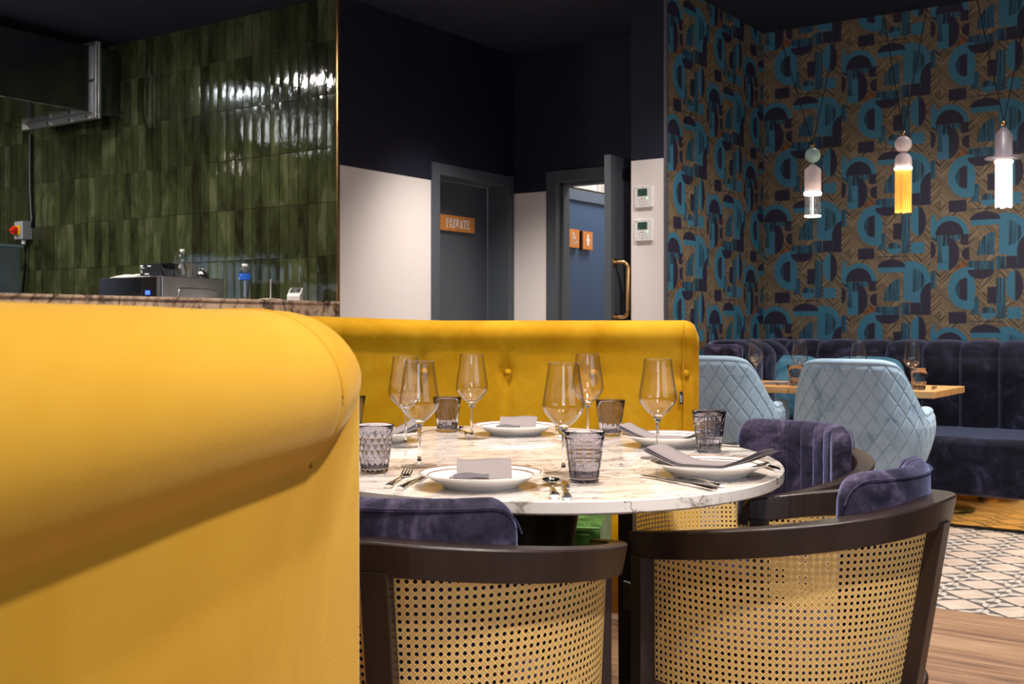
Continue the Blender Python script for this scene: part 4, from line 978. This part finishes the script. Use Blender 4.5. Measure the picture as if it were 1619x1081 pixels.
# ------------------------------------------------------------------ cane barrel chairs
RO = .33
def railz(ph): return .745-.036*(abs(ph)/70)**1.35
def ringp(ph, r, z): a = radians(ph); return (r*sin(a), -r*cos(a), z)
def rbar(z, ph=0): return .300-.164*(.69-z)*max(0, cos(radians(ph*90/123)))
def make_barrel():
    t = thing('cane_armchair', 'x', 'armchair')
    b = MB(); rg = []; E = 130
    for k in range(81):
        ph = -E+2*E*k/80; z = railz(ph); wd = .034+.020*max(0, cos(radians(ph*.8)))**2
        e_ = min(1, (E-abs(ph))/3)**.5 if abs(ph) > E-3 else 1; hz = .052; mid = z-hz/2
        sec = [(RO-.010, z-hz), (RO, z-.003), (RO-.003, z), (RO-wd+.003, z), (RO-wd, z-.003), (RO-wd-.004, z-hz)]
        rg.append([ringp(ph, RO-wd/2+(r-RO+wd/2)*max(e_, .3), mid+(zz-mid)*max(e_, .3)) for r, zz in sec])
    b.loft(rg, True, True, smooth=False); o = b.build('top_rail', M['wenge'], t, bevel=.0015)
    for p_ in o.data.polygons: p_.use_smooth = False
    for ph in (0, -123, 123):
        b = MB(); zt_ = railz(ph)-.05; rg = []
        for z in (0.0, .30, .34, .385, zt_+.004):
            rr_ = rbar(max(z, .30), ph)+.004; hw = .0215 if z > .2 else .015; a = radians(ph); c_ = Vector((sin(a), -cos(a), 0)); s_ = Vector((cos(a), sin(a), 0))
            rg.append([tuple(c_*(rr_+i*.020)+s_*j*hw+Vector((0, 0, z))) for i, j in ((1, -1), (1, 1), (-1, 1), (-1, -1))])
        b.loft(rg, True, True, smooth=False); b.build('leg', M['wenge'], t, bevel=.002)
    for sgn in (-1, 1):
        cell = .0125; p0, p1 = (4.2, 119) if sgn > 0 else (-119, -4.2)
        rm = .29; na = int(radians(p1-p0)*rm/cell); nz_ = int((.70-.39)/cell)+1
        b = MB(); uvs = []
        for i in range(na):
            for j in range(nz_):
                z0_ = .388+j*cell
                if z0_ > railz(p0+(p1-p0)*i/na)-.048: continue
                def Pq(fx, fy):
                    ph = p0+(p1-p0)*(i+fx)/na; z = z0_+cell*fy; return ringp(ph, rbar(z, ph)-.004, z)
                oct_ = [(.5+.285*cos(pi/8+pi/4*k_), .5+.285*sin(pi/8+pi/4*k_)) for k_ in range(8)]
                sq = [(1, .5+.18), (.5+.18, 1), (.5-.18, 1), (0, .5+.18), (0, .5-.18), (.5-.18, 0), (.5+.18, 0), (1, .5-.18)]
                cor = [(1, 1), (0, 1), (0, 0), (1, 0)]
                q = oct_+sq+cor; vs_ = [Pq(*c_) for c_ in q]; base = len(b.v)
                fs = [(k_, 8+k_, 8+(k_+1) % 8, (k_+1) % 8) for k_ in range(8)]
                fs += [(8, 16, 9), (10, 17, 11), (12, 18, 13), (14, 19, 15)]
                b.add(vs_, fs, True); uvs += [[(i+q[w_][0], j+q[w_][1]) for w_ in f] for f in fs]
        me = b.mesh('cane_panel', M['cane'], False); ul = me.uv_layers.new(name='UVMap'); k_ = 0
        for f in uvs:
            for uv in f: ul.data[k_].uv = uv; k_ += 1
        inst('cane_panel', me, t, (0, 0, 0))
    b = MB(); b.loft([[ringp(ph, r+.030*(1-max(0, cos(radians((ph if ph < 180 else ph-360)*90/123))))-(.02 if abs(ph-180) < 50 else 0), z) for ph in [360*k/72 for k in range(72)]] for r, z in ((.20, .31), (.274, .31), (.278, .32), (.278, .382), (.274, .386), (.240, .386), (.236, .36), (.20, .36))], True, False, True, False); b.build('seat_ring', M['wenge'], t)
    b = MB(); b.lathe([(.0001, .35), (.228, .35), (.234, .37), (.234, .425), (.225, .445), (.19, .455), (.0001, .46)], 56); b.build('seat_cushion', M['navy'], t)
    # fluted back cushion
    b = MB(); HA = 44; n = 192; rg = []; zt_, zb_ = .800, .50
    for k in range(n+1):
        ph = -HA+2*HA*k/n; e_ = max(0, (abs(ph)-(HA-11))/11); cz = (1-sqrt(max(0, 1-e_**2)))*.058
        e2_ = max(0, (abs(ph)-(HA-5))/5); end = .12+.88*sqrt(max(0, 1-e2_*e2_)); fl = abs(sin(pi*(ph+HA)/(2*HA)*8))**.25
        top = zt_-cz; ri, ro = .240, .283; prof = []
        ri_ = ri-.008*fl
        prof = [(ro, zb_+.16), (ro, top-.022), (ro-.004, top-.010), (ro-.014, top-.002), (ri_+.030, top), (ri_+.012, top-.006), (ri_+.002, top-.022), (ri_, top-.05), (ri_, zb_+.05), (ri_+.02, zb_), (ro-.02, zb_), (ro-.012, zb_+.10)]
        rc = (ri+ro)/2; rg.append([ringp(ph, rc+(r-rc)*end, z) for r, z in prof])
    b.loft(rg, True, True); cu = b.build('back_cushion', M['navy'], t)
    b = MB(); pts = []
    for k in range(61):
        ph = -HA+.4+2*(HA-.4)*k/60; e_ = max(0, (abs(ph)-(HA-11))/11); cz = (1-sqrt(max(0, 1-min(1, e_)**2)))*.058; pts.append(ringp(ph, .2845, .800-cz-.014))
    b.tube(pts, .0016, 6); b.build('piping', M['navy'], cu)
    return t
def backdir(deg): return radians(deg)+TH+pi/2
ch = make_barrel()
CG = 'cane barrel chairs around the marble table'
ch.location = W(-.13, 1.965); ch.rotation_euler = (0, 0, backdir(-103)); tag(ch, 'cane barrel chair in front of the table, its left side behind the foreground sofa', group=CG)
dup(ch, W(.54, 2.27), backdir(-37), 'cane barrel chair at the front right, nearest the wooden floor, its pad facing left', CG)
dup(ch, W(.595, 2.93), backdir(37), 'cane barrel chair on the right of the table, fluted navy back seen from inside', CG)

# ------------------------------------------------------------------ quilted armchairs
def make_quilt():
    t = thing('quilted_armchair', 'x', 'armchair'); HT = .905; E = 110
    def top(ph):
        a = abs(ph)
        if a < 40: return HT-.012*(a/40)**4
        if a < 84: f_ = (a-40)/44; s_ = f_*f_*(3-2*f_); return HT-.012-(HT-.012-.675)*s_
        return .675+.012*sin((a-84)/40*pi)
    def plan(ph, z):
        """superellipse plan, tapered to the bottom"""
        f_ = max(0, min(1, (z-.345)/.30)); s_ = .68+.32*sin(f_*pi/2); a = radians(ph)
        lean = .05*max(0, (z-.5)/.4)
        ex = lambda q, e: (abs(q)**e)*(1 if q >= 0 else -1)
        wx = .305*s_*(1-.10*max(0, (z-.62)/.28)) ; wy = .285*s_
        return Vector((wx*ex(sin(a), .72), -wy*ex(cos(a), .72)-lean*max(0, cos(a)), 0))
    def off(ph, z, d):
        p = plan(ph, z); q0 = plan(ph-1, z); q1 = plan(ph+1, z); tn = (q1-q0).normalized(); nn = Vector((tn.y, -tn.x, 0)); return p+nn*d, nn
    b = MB(); NP, NZ_ = 420, 200; rg = []
    arc = [0]; 
    for k in range(NP): arc.append(arc[-1]+(plan(-E+2*E*(k+1)/NP, .7)-plan(-E+2*E*k/NP, .7)).length)
    for j in range(NZ_+1):
        row_ = []
        for k in range(NP+1):
            ph = -E+2*E*k/NP; zt_ = top(ph); z = .345+(zt_-.345)*j/NZ_; s_ = arc[k]-arc[NP//2]
            q = .074; h_ = .104; a1 = abs(((s_/q+z/h_) % 1)-.5)*2; a2 = abs(((s_/q-z/h_) % 1)-.5)*2
            dd = .0075*(1-max(a1, a2)**12)
            edge = min(1, (zt_-z)/.03, (E-abs(ph))/5+.0); p, nn = off(ph, z, dd*max(0, edge)-.006*(1-min(1, max(0, edge)))**2); row_.append((p.x, p.y, z))
        rg.append(row_)
    b.loft(rg, False, False); b.build('quilted_shell', M['ice'], t)
    b = MB(); rg = []
    for j in range(13):
        row_ = []
        for k in range(0, NP+1, 4):
            ph = -E+2*E*k/NP; zt_ = top(ph); z = .42+(zt_-.42)*j/12; p, nn = off(ph, z, -.062-.012*(1-j/12)); row_.append((p.x, p.y, z))
        rg.append(row_[::-1])
    b.loft(rg, False, False); b.build('inner_lining', M['ice'], t)
    b = MB(); pts = []; rg = []
    for k in range(0, NP+1, 4):
        ph = -E+2*E*k/NP; zt_ = top(ph); ring = []
        for q in range(12):
            a = 2*pi*q/12; p, nn = off(ph, zt_, -.032+.034*cos(a)); ring.append((p.x, p.y, zt_-.004+.018*sin(a)))
        rg.append(ring)
    b.loft(rg, True, True); b.build('top_edge', M['ice'], t)
    for s in (-1, 1):
        b = MB(); rg = []
        for z in [.36+.02*k for k in range(17)]:
            a_, _ = off(s*E, min(z, top(E)), 0.0); c_, _ = off(s*E, min(z, top(E)), -.064); mid = (a_+c_)/2; d = Vector((0, 1, 0))
            rg.append([tuple(a_)[:2]+(z,), tuple(a_*.5+c_*.5+d*.03)[:2]+(z,), tuple(c_)[:2]+(z,)])
        b.loft(rg, False, False); b.build('arm_front', M['ice'], t)
    b = MB()
    rg = []
    for (sc_, z) in ((.80, .352), (.97, .368), (1.0, .40), (1.0, .44), (.95, .468), (.80, .48), (.3, .485)):
        rg.append([(.25*sc_*(abs(cos(a))**.8)*(1 if cos(a) > 0 else -1), .07+.285*sc_*(abs(sin(a))**.8)*(1 if sin(a) > 0 else -1), z) for a in [2*pi*k/48 for k in range(48)]])
    b.loft(rg, True, True); b.build('seat_cushion', M['ice'], t)
    b = MB(); b.lathe([(.0001, .335), (.20, .335), (.205, .345), (.20, .350), (.0001, .350)], 40); b.build('seat_base', M['bronze'], t)
    b = MB(); b.tube([(0, 0, .012), (0, 0, .336)], .033, 20); b.build('column', M['bronze'], t)
    b = MB(); b.lathe([(.0001, 0), (.23, 0), (.232, .006), (.20, .012), (.05, .020), (.0001, .020)], 48); b.build('foot_disc', M['bronze'], t)
    return t
qc = make_quilt(); QG = 'pale blue quilted armchairs at the oak table'
qc.location = (-1.60, 5.08, 0); qc.rotation_euler = (0, 0, .06); qc.scale = (.95, .95, 1); tag(qc, 'pale blue diamond quilted armchair on a bronze pedestal, the nearer and fully visible one', group=QG)
dup(qc, (-2.33, 5.22, 0), .05, 'pale blue diamond quilted armchair partly hidden by the yellow sofa end', QG)

# ------------------------------------------------------------------ mustard booth sofa (far, curved)
e1 = Vector((.155, .988)); e2 = Vector((.988, -.155))
P0 = Vector((.640, 3.865))     # right end, front of the back rest
path = []; nrm = []
L1 = 1.19; step = .015; s = 0
while s < L1: path.append(P0-e2*s); nrm.append(-e1); s += step
R_ = .62; c0 = P0-e2*L1-e1*R_
for k in range(int(R_*pi/2/step)+1):
    a = k*step/R_; path.append(c0+e1*R_*cos(a)-e2*R_*sin(a)); nrm.append(-(e1*cos(a)-e2*sin(a)))
pE = path[-1]; s = step
while s < 1.15: path.append(pE-e1*s); nrm.append(e2); s += step
t = thing('booth_sofa', 'mustard velvet booth sofa with buttoned curved back behind the marble table', 'sofa')
def backprof(lift):
    pr = [(0.0, .30), (0.0, .42), (.0, .5), (.003, .56), (.006, .62), (.010, .68), (.013, .74), (.016, .79), (.018, .83), (.020, .86), (.022, .88), (.024, .90), (.026, .92), (.028, .945), (.030, .965), (.034, .985), (.042, 1.0), (.050, 1.015), (.054, 1.03), (.052, 1.045), (.044, 1.060), (.028, 1.071), (.008, 1.077), (-.02, 1.079), (-.06, 1.079), (-.10, 1.077), (-.14, 1.072), (-.165, 1.055), (-.178, 1.02), (-.18, .9), (-.18, .5), (-.18, .02)]
    return [(d, z+lift*max(0, (z-.9)/.18)) for d, z in pr]
b = MB(); rg = []; seams = [.055+.305*k for k in range(12)]
for i, (p, nn) in enumerate(zip(path, nrm)):
    sl = i*step; lift = .0+.040*min(1, max(0, (sl-.9)/1.2)); row_ = []
    endf = 0 if sl > .05 else 1-sqrt(max(0, 1-(1-sl/.05)**2))
    gs = min(abs(sl-q) for q in seams)
    for j, (d, z) in enumerate(backprof(lift)):
        g = 0
        if j < 24: g = -.013*math.exp(-(gs/.010)**2)*(1 if z > .5 else 0)*(.55 if z > 1.0 else 1)-.004*math.exp(-(gs/.05)**2)
        if j < 20: g -= .020*math.exp(-((gs/.022)**2+((z-.897)/.022)**2))+.006*math.exp(-((gs/.07)**2+((z-.897)/.06)**2))
        wr = .0022*noise.noise(Vector((sl*9, z*14, 0)))
        dd = d+g+wr
        if sl < .05: dd = -.063+(dd+.063)*(1-endf*.55); z = z-max(0, z-.95)*.45*endf
        q = p+nn*dd; row_.append(tuple(W(q.x, q.y, z)))
    rg.append(row_)
b.loft(rg, True, True); b.build('back_rest', M['gold'], t)
for k, q in enumerate(seams[:10]):
    i = int(q/step); p, nn = path[i], nrm[i]; b = MB(); cc_ = p+nn*.012
    b.lathe([(.0001, .010), (.007, .009), (.012, .005), (.013, 0), (.012, -.004)], 16)
    o = b.build('button', M['gold'], t, W(cc_.x, cc_.y, .897)); d3v = W(nn.x, nn.y, 0); o.rotation_euler = d3v.to_track_quat('Z', 'Y').to_euler()
# end seam piping on the right end
b = MB(); pts = []
for (d, z) in backprof(0)[2:28]: q = P0-e2*.052+(-e1)*(d+.001); pts.append(W(q.x, q.y, z))
b.tube(pts, .0022, 6); b.build('end_piping', M['gold'], t)
# woven tag in the end seam
q = P0-e2*.060-e1*.026; b = MB(); c_ = W(q.x, q.y, .815); n3 = W(-e1.x, -e1.y, 0); a3 = W(e2.x, e2.y, 0)
b.obox(c_+n3*.006, a3*.0055, n3*.006, (0, 0, .021)); o = b.build('woven_tag', M['black'], t, label='small black woven tag with pale lettering')
b = MB(); PT = lambda a, bb, cq: tuple(c_+n3*(.0122+cq)+a3*a+Vector((0, 0, bb)))
for k, pl in enumerate(([(-.003, .012), (-.003, .006), (.003, .006)], [(.002, .002), (-.003, .002), (-.003, -.003), (.003, -.003)], [(-.003, -.008), (.003, -.008)], [(-.003, -.013), (.002, -.013)])): stroke(b, pl, .0016, PT, 0, .0003)
b.build('tag_print', M['white'], o)
# green seat following the curve, ends short of the back
b = MB(); rg = []; idx = list(range(int(.30/step), len(path), 2)); D_ = .50
for ii, i in enumerate(idx):
    p, nn = path[i], nrm[i]; ring = []; e_ = min(1, (ii+.3)/3)
    for (d, z) in ((.0, .20), (D_-.02, .20), (D_, .22), (D_, .425), (D_-.006, .447), (D_-.03, .458), (.25, .464), (.0, .462)):
        q = p+nn*(d if ii > 0 else d*.98); ring.append(tuple(W(q.x, q.y, z-(.012 if ii == 0 and z > .4 else 0))))
    rg.append(ring)
b.loft(rg, True, True, smooth=False); se = b.build('seat_cushion', M['green'], t, bevel=.004)
b = MB(); pts = []
for i in idx: q = path[i]+nrm[i]*(D_+.001); pts.append(W(q.x, q.y, .447))
b.tube(pts, .004, 6); b.build('piping', flat('green_piping', srgb(96, 136, 66), .7), se)
b = MB(); rg = []
for i in idx:
    p, nn = path[i], nrm[i]; rg.append([tuple(W((p+nn*d).x, (p+nn*d).y, z)) for d, z in ((.0, .0), (D_-.06, .0), (D_-.06, .2), (0, .2))])
b.loft(rg, True, True, smooth=False); b.build('plinth', M['black'], t)

# ------------------------------------------------------------------ foreground mustard sofa back
t = thing('sofa_back', 'blurred mustard velvet sofa back with rolled top filling the left foreground', 'sofa')
KS = .72; PA = Vector((-.297, 1.66))*KS; dF = Vector((.158, 1.0)).normalized(); nF = Vector((dF.y, -dF.x))
def fp(s): return PA+dF*s*KS            # s = 0 at the crease seam, +.245 at the far end
SE = .248
b = MB(); rg = []
ss = [-3.3+.05*k for k in range(64)]+[-.10+.0116*k for k in range(31)]
ss = [s for s in ss if s <= SE]
def sec(s):
    f_ = max(0, min(1, (s+.02)/(SE+.02)))        # taper of the roll at the far end
    bul = .052*(1-f_**2.0*.95); zc = .955+.028*f_; rz_ = .128*(1-.30*f_**1.6); rn = .085+bul
    ground = -.0035*math.exp(-((s-.0)/.008)**2)
    tz = 1.083-.095*max(0, (s-.05)/(SE-.05))**3.2
    pts = [(0, .02), (0, .3), (0, .6), (0, .75)]
    zcr = zc-rz_*sqrt(max(0, 1-(.085/rn)**2)); pts += [(0, (0.75+zcr)/2), (0, zcr-.006)]
    a0 = -math.acos(min(1, .085/rn))
    for k in range(17):
        a = a0+(pi/2-a0)*k/16; pts.append((-.085+rn*cos(a)+(ground if k > 0 else 0), zc+(tz-zc if a > 0 else rz_)*sin(a)))
    dip = -.006*math.exp(-((s+.17)/.10)**2)
    pts += [(-.13, tz+dip), (-.18, tz-.002+dip), (-.23, tz-.004), (-.27, tz-.02), (-.29, tz-.06), (-.30, .9), (-.30, .02)]
    return pts
def kz(pts): return [(d*KS, EYE+(z-EYE)*KS if z > .3 else z*.9) for d, z in pts]
for s in ss:
    p = fp(s); rg.append([tuple(W((p+nF*d).x, (p+nF*d).y, z+.0015*noise.noise(Vector((s*4, z*6, 3))))) for d, z in kz(sec(s))])
# rounded end cap
last = kz(sec(ss[-1]))
for k in range(1, 5):
    a = pi/2*k/4; p = fp(ss[-1]+.018*sin(a)); row_ = []
    for d, z in last: 
        dd = -.11+(d+.11)*(1-.10*(1-cos(a))); zz = .5+(z-.5)*(1-.028*(1-cos(a))) if z > .5 else z
        row_.append(tuple(W((p+nF*dd).x, (p+nF*dd).y, zz)))
    rg.append(row_)
b.loft(rg, True, True); b.build('back_rest', M['gold2'], t)
b = MB(); pts = []
for (d, z) in kz(sec(0))[5:25]: p = fp(0); pts.append(W((p+nF*(d+.001)).x, (p+nF*(d+.001)).y, z))
b.tube(pts, .0025, 6); b.build('seam_piping', M['gold2'], t)
